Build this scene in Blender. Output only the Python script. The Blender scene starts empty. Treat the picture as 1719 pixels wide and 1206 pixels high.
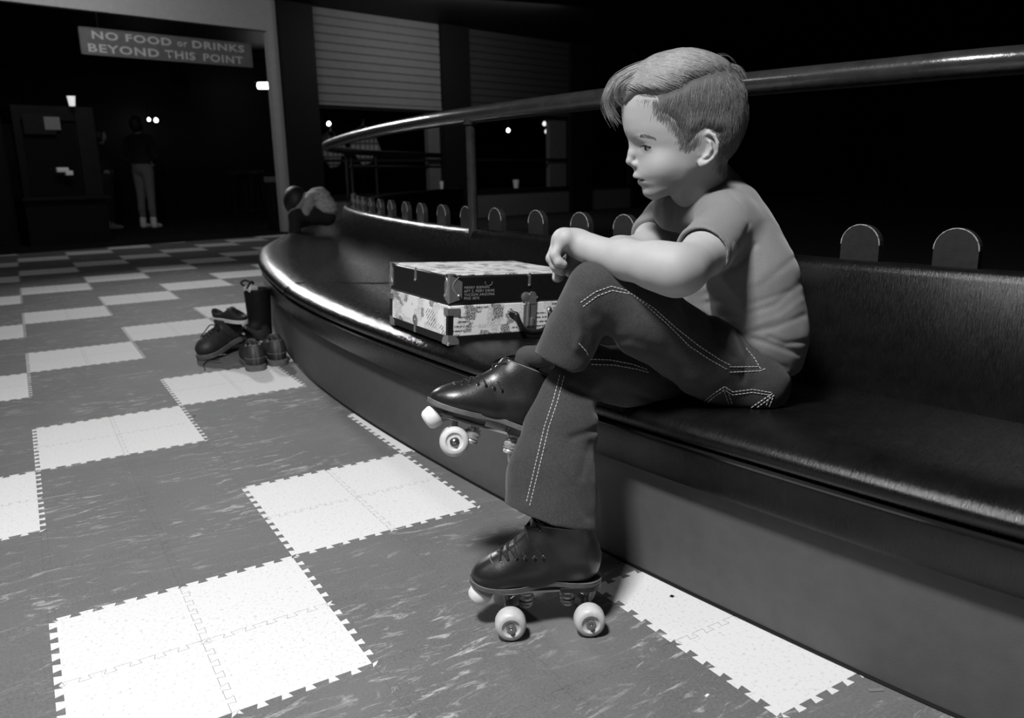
import bpy, bmesh, math, random
import numpy as np
from mathutils import Vector, Matrix
from mathutils.bvhtree import BVHTree

random.seed(7)
rng = np.random.default_rng(7)
sc = bpy.context.scene
COL = sc.collection
S = 0.43                                   # metres per checker square of the floor

# ------------------------------------------------------------------ camera
W_, H_ = 1719, 1206
FOC = 0.77138246                           # focal length / frame width
YAW, PIT, ROL = -0.55035264, 0.23335932, -0.01844428
CAMP = np.array([0.10087527, -2.4490151, 1.74661374]) * S
_fw = np.array([-math.sin(YAW)*math.cos(PIT), math.cos(YAW)*math.cos(PIT), -math.sin(PIT)])
_r0 = np.array([math.cos(YAW), math.sin(YAW), 0.0])
_u0 = np.cross(_r0, _fw)
_rt = _r0*math.cos(ROL) + _u0*math.sin(ROL)
_up = -_r0*math.sin(ROL) + _u0*math.cos(ROL)
cd = bpy.data.cameras.new('camera'); cam = bpy.data.objects.new('camera', cd); COL.objects.link(cam)
cd.sensor_width = 36; cd.lens = 36*FOC; cd.clip_start = 0.05; cd.clip_end = 200
M = Matrix.Identity(4)
for i in range(3):
    M[i][0] = _rt[i]; M[i][1] = _up[i]; M[i][2] = -_fw[i]; M[i][3] = CAMP[i]
cam.matrix_world = M
cd.dof.use_dof = True; cd.dof.focus_distance = 1.45; cd.dof.aperture_fstop = 5.6
sc.camera = cam

# ------------------------------------------------------------------ world, lights, exposure
sc.view_settings.view_transform = 'Standard'
sc.view_settings.look = 'None'
sc.view_settings.gamma = 1.0
sc.view_settings.exposure = 0.0
sc.view_settings.use_curve_mapping = False
wd = bpy.data.worlds.new('world'); sc.world = wd; wd.use_nodes = True
wd.node_tree.nodes['Background'].inputs[0].default_value = (1, 1, 1, 1)
wd.node_tree.nodes['Background'].inputs[1].default_value = 0.0015

def area(name, loc, target, size, power, spread=180):
    l = bpy.data.lights.new(name, 'AREA'); l.energy = power; l.shape = 'RECTANGLE'
    l.size, l.size_y = size; l.spread = math.radians(spread)
    o = bpy.data.objects.new(name, l); COL.objects.link(o); o.location = loc
    o.rotation_euler = (Vector(target)-Vector(loc)).to_track_quat('-Z', 'Y').to_euler()
    return o
LIGHTS = [
    area('ceiling_light_near', (-0.42, -0.55, 2.72), (0.25, -0.05, 0.0), (0.42, 0.42), 106),
    area('ceiling_light_side', (-1.7, 1.2, 2.8), (-0.9, 0.9, 0.0), (0.45, 0.45), 10),
    area('ceiling_light_far', (1.3, 7.9, 2.84), (0.95, 1.9, 0.3), (0.36, 0.26), 26, 75),
    area('fill_light_floor', (0.2, 6.0, 2.86), (0.2, 6.0, 0.0), (0.4, 0.4), 2),  # added weak fill that slows the falloff over the distant floor
    area('fill_light_wall', (0.8, 7.4, 2.85), (1.6, 9.6, 2.5), (1.4, 0.25), 22),  # added fill to brighten the fascia, no fitting of the room
    area('fill_light_window', (5.6, 8.4, 2.75), (5.9, 10.4, 1.6), (2.2, 0.3), 13),  # added fill in front of the shutters and window bays
]

# ------------------------------------------------------------------ picture <-> place helpers (authoring only)
def ray(px, py):
    return _rt*(px-W_/2)/(FOC*W_) + _up*(H_/2-py)/(FOC*W_) + _fw
def PT(px, py, d):
    return CAMP + ray(px, py)*d
def onz(px, py, z):
    r = ray(px, py); return CAMP + r*((z-CAMP[2])/r[2])
def PX(P):
    d = P-CAMP; z = d@_fw
    return W_/2 + FOC*W_*(d@_rt)/z, H_/2 - FOC*W_*(d@_up)/z, z

# ------------------------------------------------------------------ tagging
def tag(o, label=None, cat=None, group=None, kind=None):
    if label: o['label'] = label
    if cat: o['category'] = cat
    if group: o['group'] = group
    if kind: o['kind'] = kind
    return o
def empty(name, loc=(0, 0, 0), label=None, cat=None, group=None, mat=None):
    o = bpy.data.objects.new(name, None); COL.objects.link(o)
    o.empty_display_size = 0.05
    if mat is not None: o.matrix_world = mat
    else: o.location = loc
    return tag(o, label, cat, group)
def link(name, me, m=None, parent=None, smooth=True, world=True):
    o = bpy.data.objects.new(name, me); COL.objects.link(o)
    if m is not None:
        me.materials.clear()
        for mm in (m if isinstance(m, (list, tuple)) else [m]): me.materials.append(mm)
    if smooth and len(me.polygons):
        me.polygons.foreach_set('use_smooth', [True]*len(me.polygons))
    if parent is not None:
        o.parent = parent
        if world:
            o.matrix_parent_inverse = parent_world(parent).inverted()
    return o
def parent_world(p):
    m = p.matrix_basis.copy()
    while p.parent is not None:
        m = p.parent.matrix_basis @ p.matrix_parent_inverse @ m if False else (p.matrix_parent_inverse @ m)
        p = p.parent
        m = p.matrix_basis @ m
    return m
def mesh(name, V, F):
    me = bpy.data.meshes.new(name)
    me.from_pydata([tuple(map(float, v)) for v in V], [], [tuple(map(int, f)) for f in F])
    me.update(); return me
class MB:
    """collects several shapes into one mesh"""
    def __init__(s): s.V = []; s.F = []; s.MI = []
    def add(s, V, F, mi=0, X=None):
        n = len(s.V)
        V = np.asarray(V, float)
        if X is not None:
            X = np.array(X); V = V@X[:3, :3].T + X[:3, 3]
        s.V += [tuple(v) for v in V]; s.F += [tuple(int(i)+n for i in f) for f in F]; s.MI += [mi]*len(F)
        return s
    def build(s, name, m, parent=None, smooth=True, bevel=0, world=True):
        me = mesh(name, s.V, s.F)
        o = link(name, me, m, parent, smooth, world)
        if any(s.MI): me.polygons.foreach_set('material_index', s.MI)
        if bevel:
            b = o.modifiers.new('bevel', 'BEVEL'); b.width = bevel; b.segments = 2; b.limit_method = 'ANGLE'; b.angle_limit = 0.6
            b.harden_normals = False
        if smooth: auto_smooth(me)
        return o
def auto_smooth(me, ang=0.7):
    try:
        me.set_sharp_from_angle(angle=ang)
    except Exception: pass
def box(x0, x1, y0, y1, z0, z1):
    V = [(x, y, z) for x in (x0, x1) for y in (y0, y1) for z in (z0, z1)]
    F = [(0, 1, 3, 2), (4, 6, 7, 5), (0, 4, 5, 1), (2, 3, 7, 6), (0, 2, 6, 4), (1, 5, 7, 3)]
    return V, F
def lathe(prof, n=32, axis=2, cap=True):
    """prof: list of (r, h)"""
    V = []; F = []
    for r, h in prof:
        for i in range(n):
            a = 2*math.pi*i/n
            p = [r*math.cos(a), r*math.sin(a), h]
            if axis == 1: p = [p[0], p[2], p[1]]
            elif axis == 0: p = [p[2], p[0], p[1]]
            V.append(p)
    for j in range(len(prof)-1):
        for i in range(n):
            a = j*n+i; b = j*n+(i+1) % n
            F.append((a, b, b+n, a+n) if axis != 1 else (a, a+n, b+n, b))
    if cap:
        F.append(tuple(range(n))[::-1] if axis != 1 else tuple(range(n)))
        k = (len(prof)-1)*n
        F.append(tuple(range(k, k+n)) if axis != 1 else tuple(range(k, k+n))[::-1])
    return V, F
def tube(pts, r, n=8, closed=False, cap=True):
    """tube along pts, r scalar or per point"""
    P = np.asarray(pts, float); m = len(P)
    R = np.full(m, r) if np.isscalar(r) else np.asarray(r, float)
    T = np.zeros_like(P)
    if closed: T = np.roll(P, -1, 0)-np.roll(P, 1, 0)
    else:
        T[1:-1] = P[2:]-P[:-2]; T[0] = P[1]-P[0]; T[-1] = P[-1]-P[-2]
    T /= np.maximum(np.linalg.norm(T, axis=1, keepdims=True), 1e-9)
    a = np.array([0, 0, 1.0])
    if abs(T[0]@a) > .9: a = np.array([1.0, 0, 0])
    N = np.cross(T[0], a); N /= np.linalg.norm(N)
    V = []; F = []
    for i in range(m):
        N = N - T[i]*(N@T[i]); N /= max(np.linalg.norm(N), 1e-9); B = np.cross(T[i], N)
        for k in range(n):
            t = 2*math.pi*k/n
            V.append(P[i] + R[i]*(math.cos(t)*N + math.sin(t)*B))
    L = m if closed else m-1
    for i in range(L):
        j = (i+1) % m
        for k in range(n):
            F.append((i*n+k, i*n+(k+1) % n, j*n+(k+1) % n, j*n+k))
    if cap and not closed:
        F.append(tuple(range(n))[::-1]); F.append(tuple(range((m-1)*n, m*n)))
    return V, F
def crv(pts, n=40):
    """Catmull-Rom through pts"""
    P = np.asarray(pts, float); P = np.vstack([2*P[0]-P[1], P, 2*P[-1]-P[-2]])
    out = []
    segs = len(P)-3
    for s_ in np.linspace(0, segs, n):
        i = min(int(s_), segs-1); t = s_-i
        p0, p1, p2, p3 = P[i:i+4]
        out.append(.5*((2*p1)+(-p0+p2)*t+(2*p0-5*p1+4*p2-p3)*t*t+(-p0+3*p1-3*p2+p3)*t**3))
    return np.array(out)
def frame(o, x, y, z):
    m = Matrix.Identity(4)
    for i in range(3):
        m[i][0] = x[i]; m[i][1] = y[i]; m[i][2] = z[i]; m[i][3] = o[i]
    return m
def unit(v):
    v = np.asarray(v, float); return v/np.linalg.norm(v)

# ------------------------------------------------------------------ materials (all greys: the photograph is black and white)
class NT:
    def __init__(s, name):
        s.m = bpy.data.materials.new(name); s.m.use_nodes = True; s.t = s.m.node_tree
        s.b = s.t.nodes['Principled BSDF']; s.tc = s.t.nodes.new('ShaderNodeTexCoord')
    def n(s, typ, **kw):
        x = s.t.nodes.new(typ)
        for k, v in kw.items():
            if k.startswith('i_'):
                x.inputs[k[2:].replace('_', ' ')].default_value = v
            else: setattr(x, k, v)
        return x
    def l(s, a, b): s.t.links.new(a, b)
    def map(s, scale=(1, 1, 1), out='Object', rot=(0, 0, 0)):
        mp = s.n('ShaderNodeMapping'); mp.inputs['Scale'].default_value = scale; mp.inputs['Rotation'].default_value = rot
        s.l(s.tc.outputs[out], mp.inputs['Vector']); return mp.outputs['Vector']
    def noise(s, vec, scale, detail=4, rough=.6, dist=0):
        x = s.n('ShaderNodeTexNoise'); x.inputs['Scale'].default_value = scale; x.inputs['Detail'].default_value = detail
        x.inputs['Roughness'].default_value = rough; x.inputs['Distortion'].default_value = dist
        s.l(vec, x.inputs['Vector']); return x.outputs['Fac']
    def ramp(s, fac, stops, interp='LINEAR'):
        r = s.n('ShaderNodeValToRGB'); r.color_ramp.interpolation = interp
        e = r.color_ramp.elements
        while len(e) < len(stops): e.new(.5)
        for k, (p, v) in enumerate(stops): e[k].position = p; e[k].color = (v, v, v, 1)
        s.l(fac, r.inputs['Fac']); return r.outputs['Color']
    def math(s, op, a, b=None):
        x = s.n('ShaderNodeMath', operation=op)
        for k, v in enumerate((a, b)):
            if v is None: continue
            if isinstance(v, (int, float)): x.inputs[k].default_value = v
            else: s.l(v, x.inputs[k])
        return x.outputs[0]
    def mix(s, fac, a, b):
        x = s.n('ShaderNodeMix', data_type='RGBA')
        for k, v in ((0, fac), (6, a), (7, b)):
            if isinstance(v, (int, float)): x.inputs[k].default_value = v if k == 0 else (v, v, v, 1)
            else: s.l(v, x.inputs[k])
        return x.outputs[2]
    def bump(s, h, strength=.3, dist=.002):
        x = s.n('ShaderNodeBump'); x.inputs['Strength'].default_value = strength; x.inputs['Distance'].default_value = dist
        s.l(h, x.inputs['Height']); s.l(x.outputs[0], s.b.inputs['Normal'])
def grey(name, v, rough=.6, var=.15, scale=40, bump=0, bscale=None, metal=0, spec=.5, sheen=0, bdist=.002):
    t = NT(name); vec = t.map()
    c = t.noise(vec, scale)
    t.l(t.ramp(c, [(.25, v*(1-var)), (.75, min(1, v*(1+var)))]), t.b.inputs['Base Color'])
    t.b.inputs['Roughness'].default_value = rough; t.b.inputs['Metallic'].default_value = metal
    t.b.inputs['Specular IOR Level'].default_value = spec
    if sheen: t.b.inputs['Sheen Weight'].default_value = sheen
    if bump: t.bump(t.noise(vec, bscale or scale*3), bump, bdist)
    return t.m
def emit(name, v):
    t = NT(name); t.b.inputs['Base Color'].default_value = (.8, .8, .8, 1)
    t.b.inputs['Emission Color'].default_value = (1, 1, 1, 1); t.b.inputs['Emission Strength'].default_value = v
    return t.m
MT = {}
def floor_mats():
    t = NT('dark_marbled_rubber'); vec = t.map((1, 3.2, 1), rot=(0, 0, .25))
    w = t.noise(vec, 9, 8, .75, 1.6)
    st = t.ramp(w, [(.54, 0), (.66, 1)])
    f = t.noise(t.map(), 220, 3)
    base = t.ramp(f, [(.3, .115), (.7, .175)])
    base2 = t.mix(t.ramp(t.noise(t.map(), 4, 5), [(.35, 0), (.7, .5)]), base, .20)
    patch = t.ramp(t.noise(t.map(), 3.1, 3), [(.42, .15), (.60, 1)])
    t.l(t.mix(t.math('MULTIPLY', t.math('MULTIPLY', st, patch), .8), base2, .60), t.b.inputs['Base Color'])
    t.b.inputs['Roughness'].default_value = .7; t.b.inputs['Specular IOR Level'].default_value = .12; t.bump(f, .15, .0008)
    MT['tile_dark'] = t.m
    t = NT('white_rubber'); f = t.noise(t.map(), 160, 5, .7)
    big = t.noise(t.map((1, 2.5, 1), rot=(0, 0, .4)), 14, 8, .8, 1.0)
    c = t.mix(t.ramp(f, [(.32, 1), (.44, 0)]), .76, .50)
    c = t.mix(t.ramp(big, [(.66, 0), (.74, .8)]), c, .35)
    t.l(c, t.b.inputs['Base Color'])
    t.b.inputs['Roughness'].default_value = .7; t.b.inputs['Specular IOR Level'].default_value = .12; t.bump(f, .1, .0008)
    MT['tile_white'] = t.m
floor_mats()
MT['seam'] = grey('seam_dirt', .02, .9)
MT['black'] = grey('black_paint', .010, .6, spec=.2)
MT['wall'] = grey('pale_plaster', .42, .8, .08, 20)
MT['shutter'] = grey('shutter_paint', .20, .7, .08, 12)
MT['shutter2'] = grey('shutter_paint_shaded', .05, .7, .08, 12)  # darker copy of the shutter paint; weaker light put into the colour
MT['lowwall'] = grey('low_wall_paint', .13, .7, .1, 12)
MT['carpet'] = grey('dark_carpet', .015, .95, .3, 60, spec=.1)
MT['base'] = grey('bench_base_board', .092, .72, .10, 30, .15, 300)
MT['glass'] = grey('dark_window', .01, .15, .1, 5, spec=.4)
MT['metal'] = grey('polished_metal', .6, .3, .1, 60, metal=.6)
MT['metal_dark'] = grey('dull_metal', .3, .4, .2, 60, metal=.6)

# ------------------------------------------------------------------ floor: interlocking dovetail tiles
def tooth_line(n=6, amp=.0135, length=.5):
    """dovetail edge along +x from 0 to length, offsets in y; units of S"""
    pts = [(0, 0)]
    p = length/n
    for i in range(n):
        a = i*p
        pts += [(a+p*.22, 0), (a+p*.27, -amp)] if False else []
        x0 = a+p*.25; x1 = a+p*.75
        pts += [(x0, -amp), (x0-p*.10, amp), (x1+p*.10, amp), (x1, -amp)]
    pts.append((length, 0))
    return np.array(pts)
TL = tooth_line()
def build_floor():
    V = []; F = []; MI = []
    def tile(i, j, white):
        # i, j half-tile indices (units S/2)
        x, y = i*.5, j*.5
        bot = TL+[x, y]; top = TL+[x, y+.5]
        lef = np.c_[-TL[:, 1]+x, TL[:, 0]+y]; rig = np.c_[-TL[:, 1]+x+.5, TL[:, 0]+y]
        poly = np.vstack([bot[:-1], rig[:-1], top[::-1][:-1], lef[::-1][:-1]])
        # small inset so that the joints read
        d1 = np.roll(poly, -1, 0)-poly; d1 /= np.maximum(np.linalg.norm(d1, axis=1, keepdims=True), 1e-9)
        nrm = np.c_[-d1[:, 1], d1[:, 0]]; nn = nrm+np.roll(nrm, 1, 0)
        nn /= np.maximum(np.linalg.norm(nn, axis=1, keepdims=True), .4)
        poly = poly+nn*(.0011 if white else .0006)
        n = len(V)
        V.extend([(a*S, b*S, 0.0) for a, b in poly]); F.append(tuple(range(n, n+len(poly)))); MI.append(1 if white else 0)
    for i in range(-8, 16):
        for j in range(-7, 45):
            I, J = i//2, j//2
            wh = ((J-I) % 3 == 0)
            if I > 2 and J < 9: continue
            tile(i, j, wh)
    from mathutils.geometry import tessellate_polygon
    F2 = []; MI2 = []
    for f, mi in zip(F, MI):
        pts = [Vector(V[i]) for i in f]
        for t in tessellate_polygon([pts]):
            a, b, c = [pts[q] for q in t]
            tt = t if (b-a).cross(c-a).z > 0 else t[::-1]
            F2.append(tuple(f[q] for q in tt)); MI2.append(mi)
    me = mesh('floor', V, F2)
    o = link('floor', me, [MT['tile_dark'], MT['tile_white']], smooth=False)
    me.polygons.foreach_set('material_index', MI2)
    tag(o, kind='structure')
    MBs = MB(); MBs.add([(-8, -6, -.002), (45, -6, -.002), (45, 30, -.002), (-8, 30, -.002)], [(0, 1, 2, 3)])
    tag(MBs.build('floor', MT['seam'], smooth=False), kind='structure')
build_floor()

# ------------------------------------------------------------------ room shell
WO = np.array([3.16, 9.74]); WD = unit([.977, .213]); WN = np.array([-WD[1], WD[0]])   # wall line, WN points away from us
def wbox(mb, s0, s1, z0, z1, t0=0.0, t1=0.1, mi=0):
    V = []
    for s_ in (s0, s1):
        for t_ in (t0, t1):
            for z in (z0, z1):
                p = WO+WD*s_+WN*t_; V.append((p[0], p[1], z))
    F = box(0, 1, 0, 1, 0, 1)[1]
    return mb.add(V, F, mi)
def WF(s, z, t=0):       # frame on the wall, x along, y up, z towards us
    p = WO+WD*s+WN*t
    return frame((p[0], p[1], z), (WD[0], WD[1], 0), (0, 0, 1), (-WN[0]*-1*-1, -WN[1], 0))
def w_s(px):             # picture column -> distance along the wall
    r = ray(px, 290); A = np.array([[r[0], -WD[0]], [r[1], -WD[1]]])
    t, s_ = np.linalg.solve(A, WO-CAMP[:2]); return s_
TOPZ = 2.93
m = MB()
wbox(m, -9, w_s(484), 2.55, TOPZ)            # fascia above the opening
wbox(m, w_s(466)+.02, w_s(484), 0, 2.55)     # right jamb
wbox(m, -9.0, -5.5, 0, 2.55)
tag(m.build('wall_back', MT['wall'], smooth=False), kind='structure')
m = MB()
PIL = [(w_s(485), w_s(540)), (w_s(745), w_s(790)), (w_s(955), w_s(990)), (w_s(1058), w_s(1084))]
for a, b in PIL: wbox(m, a, b, 0, TOPZ, -.06, .1)
wbox(m, PIL[-1][1], PIL[-1][1]+22, 0, TOPZ)
tag(m.build('wall_back', MT['black'], smooth=False), kind='structure')
BAYS = [(PIL[0][1], PIL[1][0]), (PIL[1][1], PIL[2][0]), (PIL[2][1], PIL[3][0])]
for k, (a, b) in enumerate(BAYS):
    m = MB(); wbox(m, a, b, 0, .40); wbox(m, a, b, .395, .47, -.02, .14, 1)
    tag(m.build('wall_back', [MT['lowwall'], MT['black']], smooth=False), kind='structure')
    z0 = 1.72; m = MB()
    n = 11
    if k < 2:
        for i in range(n):
            za = z0+(TOPZ-z0)*i/n; zb = z0+(TOPZ-z0)*(i+1)/n
            V = []
            for s_ in (a, b):
                for (t_, z) in ((0.02, za), (0.0, za+.012), (0.0, zb-.012), (0.02, zb)):
                    p = WO+WD*s_+WN*t_; V.append((p[0], p[1], z))
            m.add(V, [(0, 4, 5, 1), (1, 5, 6, 2), (2, 6, 7, 3)])
        wbox(m, a, b, z0-.04, z0+.0, -.01, .05)
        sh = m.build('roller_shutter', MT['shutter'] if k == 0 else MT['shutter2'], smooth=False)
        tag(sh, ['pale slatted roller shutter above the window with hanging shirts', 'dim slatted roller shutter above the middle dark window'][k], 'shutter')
    else:
        wbox(m, a, b, z0, TOPZ); tag(m.build('wall_back', MT['black'], smooth=False), kind='structure')
    # window frame members, glass set back
    m = MB(); wbox(m, a, b, .42, .46, .02, .06); wbox(m, a, b, z0-.08, z0-.04, .02, .06)
    wbox(m, (a+b)/2-.0, (a+b)/2+.04, .42, z0, .02, .06) if k == 9 else None
    wbox(m, a, b, .92, .96, .02, .06)
    tag(m.build('window_%d' % (k+1), MT['black'], smooth=False), kind='structure')
# lit jamb slivers at the right end of each window bay (pale strips seen beside the pillars)
for a, b in ((w_s(726), w_s(745)), (w_s(928), w_s(955))):
    m = MB(); wbox(m, a, b, .42, 1.70, .07, .16)
    tag(m.build('trim_1', MT['lowwall'], smooth=False), kind='structure')
# dark interior behind
m = MB(); wbox(m, -9, 34, -.0, TOPZ, 5.2, 5.3)
tag(m.build('wall_far', MT['black'], smooth=False), kind='structure')
m = MB(); wbox(m, -9, 34, .0, .012, -.0, 5.2)
wbox(m, -9, .6, .0, .006, -.30, 0)
tag(m.build('floor', MT['carpet'], smooth=False), kind='structure')
m = MB(); wbox(m, -9, 34, TOPZ, TOPZ+.1, -16, 5.3)
tag(m.build('ceiling', MT['black'], smooth=False), kind='structure')
m = MB(); m.add(*box(-4.2, -4.1, -6, 12, 0, TOPZ)); tag(m.build('wall_left', MT['black'], smooth=False), kind='structure')
m = MB(); m.add(*box(-4.2, 24, -6.1, -6, 0, TOPZ)); tag(m.build('wall_front', MT['black'], smooth=False), kind='structure')
m = MB(); m.add(*box(24, 24.1, -6, 16, 0, TOPZ)); tag(m.build('wall_right', MT['black'], smooth=False), kind='structure')

# ------------------------------------------------------------------ bench (all in units of S, then metres)
BC = np.array([(5.1, -9), (4.45, -7.5), (3.86, -6), (3.17, -4), (2.87, -3), (2.63, -2), (2.46, -1.27), (2.33, -.5), (2.235, .2), (2.15, 1), (2.085, 2), (2.06, 3), (2.09, 4), (2.18, 4.88), (2.35, 6), (2.54, 7), (2.86, 8.25), (3.17, 9.14), (4.0, 11), (5.1, 13), (6.5, 15), (8.2, 17), (10.3, 19)])
def refine(P, n):
    C = crv(P, n); d = np.r_[0, np.cumsum(np.linalg.norm(np.diff(C, axis=0), axis=1))]
    t = np.linspace(0, d[-1], n); return np.c_[np.interp(t, d, C[:, 0]), np.interp(t, d, C[:, 1])]
BCf = refine(BC, 420)
BT = np.gradient(BCf, axis=0); BT /= np.linalg.norm(BT, axis=1, keepdims=True)
BN = np.c_[BT[:, 1], -BT[:, 0]]            # inward (+x side)
def bpos(k, off, z):
    p = BCf[k]+BN[k]*off; return np.array([p[0]*S, p[1]*S, z*S])
def sweep(prof, k0=0, k1=None, closed=True):
    """prof [(off, z)] in S, swept along the bench curve; returns V,F,UV(u along, v across)"""
    k1 = len(BCf) if k1 is None else k1
    prof = np.asarray(prof, float); n = len(prof); V = []; F = []
    cum = np.r_[0, np.cumsum(np.linalg.norm(np.diff(prof, axis=0), axis=1))]
    UV = []
    L = np.r_[0, np.cumsum(np.linalg.norm(np.diff(BCf, axis=0), axis=1))]
    for k in range(k0, k1):
        for i, (o_, z) in enumerate(prof): V.append(bpos(k, o_, z)); UV.append((L[k]*S, cum[i]*S))
    m_ = k1-k0
    for k in range(m_-1):
        for i in range(n if closed else n-1):
            a = k*n+i; b = k*n+(i+1) % n
            F.append((a, b, b+n, a+n))
    if closed:
        F.append(tuple(range(n))[::-1]); F.append(tuple(range((m_-1)*n, m_*n)))
    return V, F, UV
def set_uv(me, UV):
    uv = me.uv_layers.new(name='UVMap'); li = np.zeros(len(me.loops), int); me.loops.foreach_get('vertex_index', li)
    A = np.array(UV)[li]; uv.data.foreach_set('uv', A.ravel())
def vinyl():
    t = NT('black_napped_vinyl'); vec = t.map((55, 6, 1), out='UV')
    f = t.noise(vec, 9, 6, .75, .5)
    t.l(t.ramp(t.noise(t.map((4, 4, 1), out='UV'), 6, 5), [(.3, .004), (.75, .009)]), t.b.inputs['Base Color'])
    t.l(t.ramp(f, [(.35, .15), (.65, .32)]), t.b.inputs['Roughness'])
    t.b.inputs['Specular IOR Level'].default_value = .42
    t.bump(f, .26, .002); return t.m
MT['vinyl'] = vinyl()
def cushion_profile():
    pts = [(.02, .50), (-.055, .505), (-.065, .53), (-.065, .60), (-.07, .655), (-.065, .67), (-.035, .675),
           (-.07, .69), (-.092, .708), (-.098, .73), (-.088, .753), (-.062, .774), (-.02, .793), (.03, .806), (.09, .812), (.16, .811), (.3, .797), (.6, .765), (.97, .735), (.97, .5)]
    return pts
bench = empty('bench', bpos(200, 0, 0), 'long curved bench covered in shiny black vinyl around the rink barrier', 'bench')
V, F, UV = sweep([(0, 0), (0, .51), (.97, .51), (.97, 0)])
mb = MB().add(V, F); mb.build('base', MT['base'], bench, smooth=False)
V, F, UV = sweep(cushion_profile()); mb = MB().add(V, F); o = mb.build('seat', MT['vinyl'], bench); set_uv(o.data, UV); auto_smooth(o.data, 1.0)
V, F, UV = sweep([(.955, .5), (.965, .76), (1.06, 1.27), (1.075, 1.30), (1.095, 1.315), (1.12, 1.315), (1.14, 1.30), (1.15, 1.27), (1.15, .5)])
mb = MB().add(V, F); o = mb.build('backrest', MT['vinyl'], bench); set_uv(o.data, UV); auto_smooth(o.data, 1.0)
# welt along the skirt seam
def welt(off, z, r, name, m_):
    pts = [bpos(k, off, z) for k in range(0, len(BCf))]
    mb = MB().add(*tube(pts, r*S, 6)); mb.build(name, m_, bench)
welt(-.068, .672, .012, 'welt', MT['vinyl'])
welt(-.002, .006, .008, 'floor_trim', MT['black'])
for v in (4.55, .95):
    k = int(np.argmin(abs(BCf[:, 1]-v)))
    pr = crv([(-.102, .69), (-.105, .74), (-.05, .80), (.08, .808), (.5, .777), (.955, .742)], 24)
    MB().add(*tube([bpos(k, a, z) for a, z in pr], .0028, 6)).build('panel_seam', MT['vinyl'], bench)


# barrier pickets behind the bench
L = np.r_[0, np.cumsum(np.linalg.norm(np.diff(BCf, axis=0), axis=1))]
def k_at(v, off=1.2):
    y = BCf[:, 1]+BN[:, 1]*off
    return int(np.argmin(abs(y-v)))
MT['picket'] = grey('dark_picket_paint', .020, .5, .25, 60, .1, 200)
MT['picket_edge'] = grey('worn_bare_picket_edge', .30, .6, .8, 120)
def picket():
    n = 14; w = .093*S; t = .022*S; h0 = -.029*S; hc = .050*S
    pts = [(-w, h0)]+[(-w*math.cos(math.pi*i/n), hc+w*1.0*math.sin(math.pi*i/n)) for i in range(n+1)]+[(w, h0)]
    N = len(pts)
    V = [(x, -t, z) for x, z in pts]+[(x, t, z) for x, z in pts]
    F = [tuple(range(N)), tuple(range(N, 2*N))[::-1]]
    MI = [0, 0]
    for i in range(N):
        j = (i+1) % N; F.append((i, i+N, j+N, j)); MI.append(0)
    me = mesh('fence_picket', V, F); me.materials.append(MT['picket'])
    edge = MB(); ring = [(x, -t, z) for x, z in pts[1:-1]]
    edge.add(*tube(ring, .0013, 5))
    me2 = mesh('worn_edge', edge.V, edge.F); me2.materials.append(MT['picket_edge'])
    return me, me2
pm, pe = picket()
PV = [-2.6, -2.15, -1.72, -1.30, -.91, -.52, -.14, .25, .64, 1.03, 1.42, 1.85, 2.35, 2.87, 3.39, 3.88, 4.4, 4.9, 5.42, 5.92, 6.42, 6.92, 7.42, 7.95, 8.5, 9.05]
shown = {-.52: 'dark round-topped picket furthest right, clear of the boy', -.14: 'dark round-topped picket just behind the boy\'s back',
         1.42: 'dark round-topped picket between the boy\'s chin and forearm', 1.85: 'dark round-topped picket next left of the boy\'s wrist'}
proto = None
vis = [v for v in PV if v > 1.5]
ordn = ['first', 'second', 'third', 'fourth', 'fifth', 'sixth', 'seventh', 'eighth', 'ninth', 'tenth', 'eleventh', 'twelfth', 'thirteenth', 'fourteenth', 'fifteenth', 'sixteenth', 'seventeenth', 'eighteenth']
for v in PV:
    if v < -.6 or .2 < v < 1.2: continue
    k = k_at(v); p = bpos(k, 1.21, 1.33); nrm = BN[k]
    X = np.array([BT[k][0], BT[k][1], 0])*-1; Y = np.array([nrm[0], nrm[1], 0])
    o = bpy.data.objects.new('fence_picket', pm); COL.objects.link(o); o.matrix_world = frame(p, X, Y, (0, 0, 1))
    lab = shown.get(v) or ('small dark round-topped picket behind the bench, %s to the left of the boy\'s hands' % ordn[vis.index(v)])
    tag(o, lab, 'picket', 'round-topped pickets behind the bench back')
    e = bpy.data.objects.new('worn_edge', pe); COL.objects.link(e); e.parent = o
# barrier board carrying the pickets
V, F, UV = sweep([(1.17, 0), (1.17, 1.30), (1.26, 1.30), (1.26, 0)])
mb = MB().add(V, F); tag(mb.build('rink_barrier', MT['black'], smooth=False), 'black low rink barrier wall behind the curved bench', 'barrier')

# rail
MT['rail'] = grey('scuffed_dark_pipe', .028, .22, .35, 25, .25, 90, spec=.8)
def zpt(px, py, z): return onz(px, py, z)
RZ = 2.17*S
RP = [zpt(x, y, RZ)[:2] for x, y in [(1719, 100), (1480, 121), (1250, 142), (1003, 167), (777, 195), (689, 209), (620, 223), (567, 237)]]
RP = [np.array([2.35, -1.35]), np.array([1.95, -.75])]+RP+[np.array([4.35, 9.9])*S, np.array([5.2, 11.6])*S, np.array([6.9, 13.9])*S, np.array([9.5, 16.2])*S]
RC = refine(np.array(RP), 160)
rail = empty('handrail', (RC[30][0], RC[30][1], 0), 'thick scuffed pipe handrail curving along the rink above the bench', 'handrail')
pts = [(x, y, RZ) for x, y in RC]
MB().add(*tube(pts, .0265, 20)).build('top_rail', MT['rail'], rail)
pts = [(x, y, RZ-.12) for x, y in RC[118:]]
MB().add(*tube(pts, .012, 8)).build('lower_rail', MT['rail'], rail)
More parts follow.
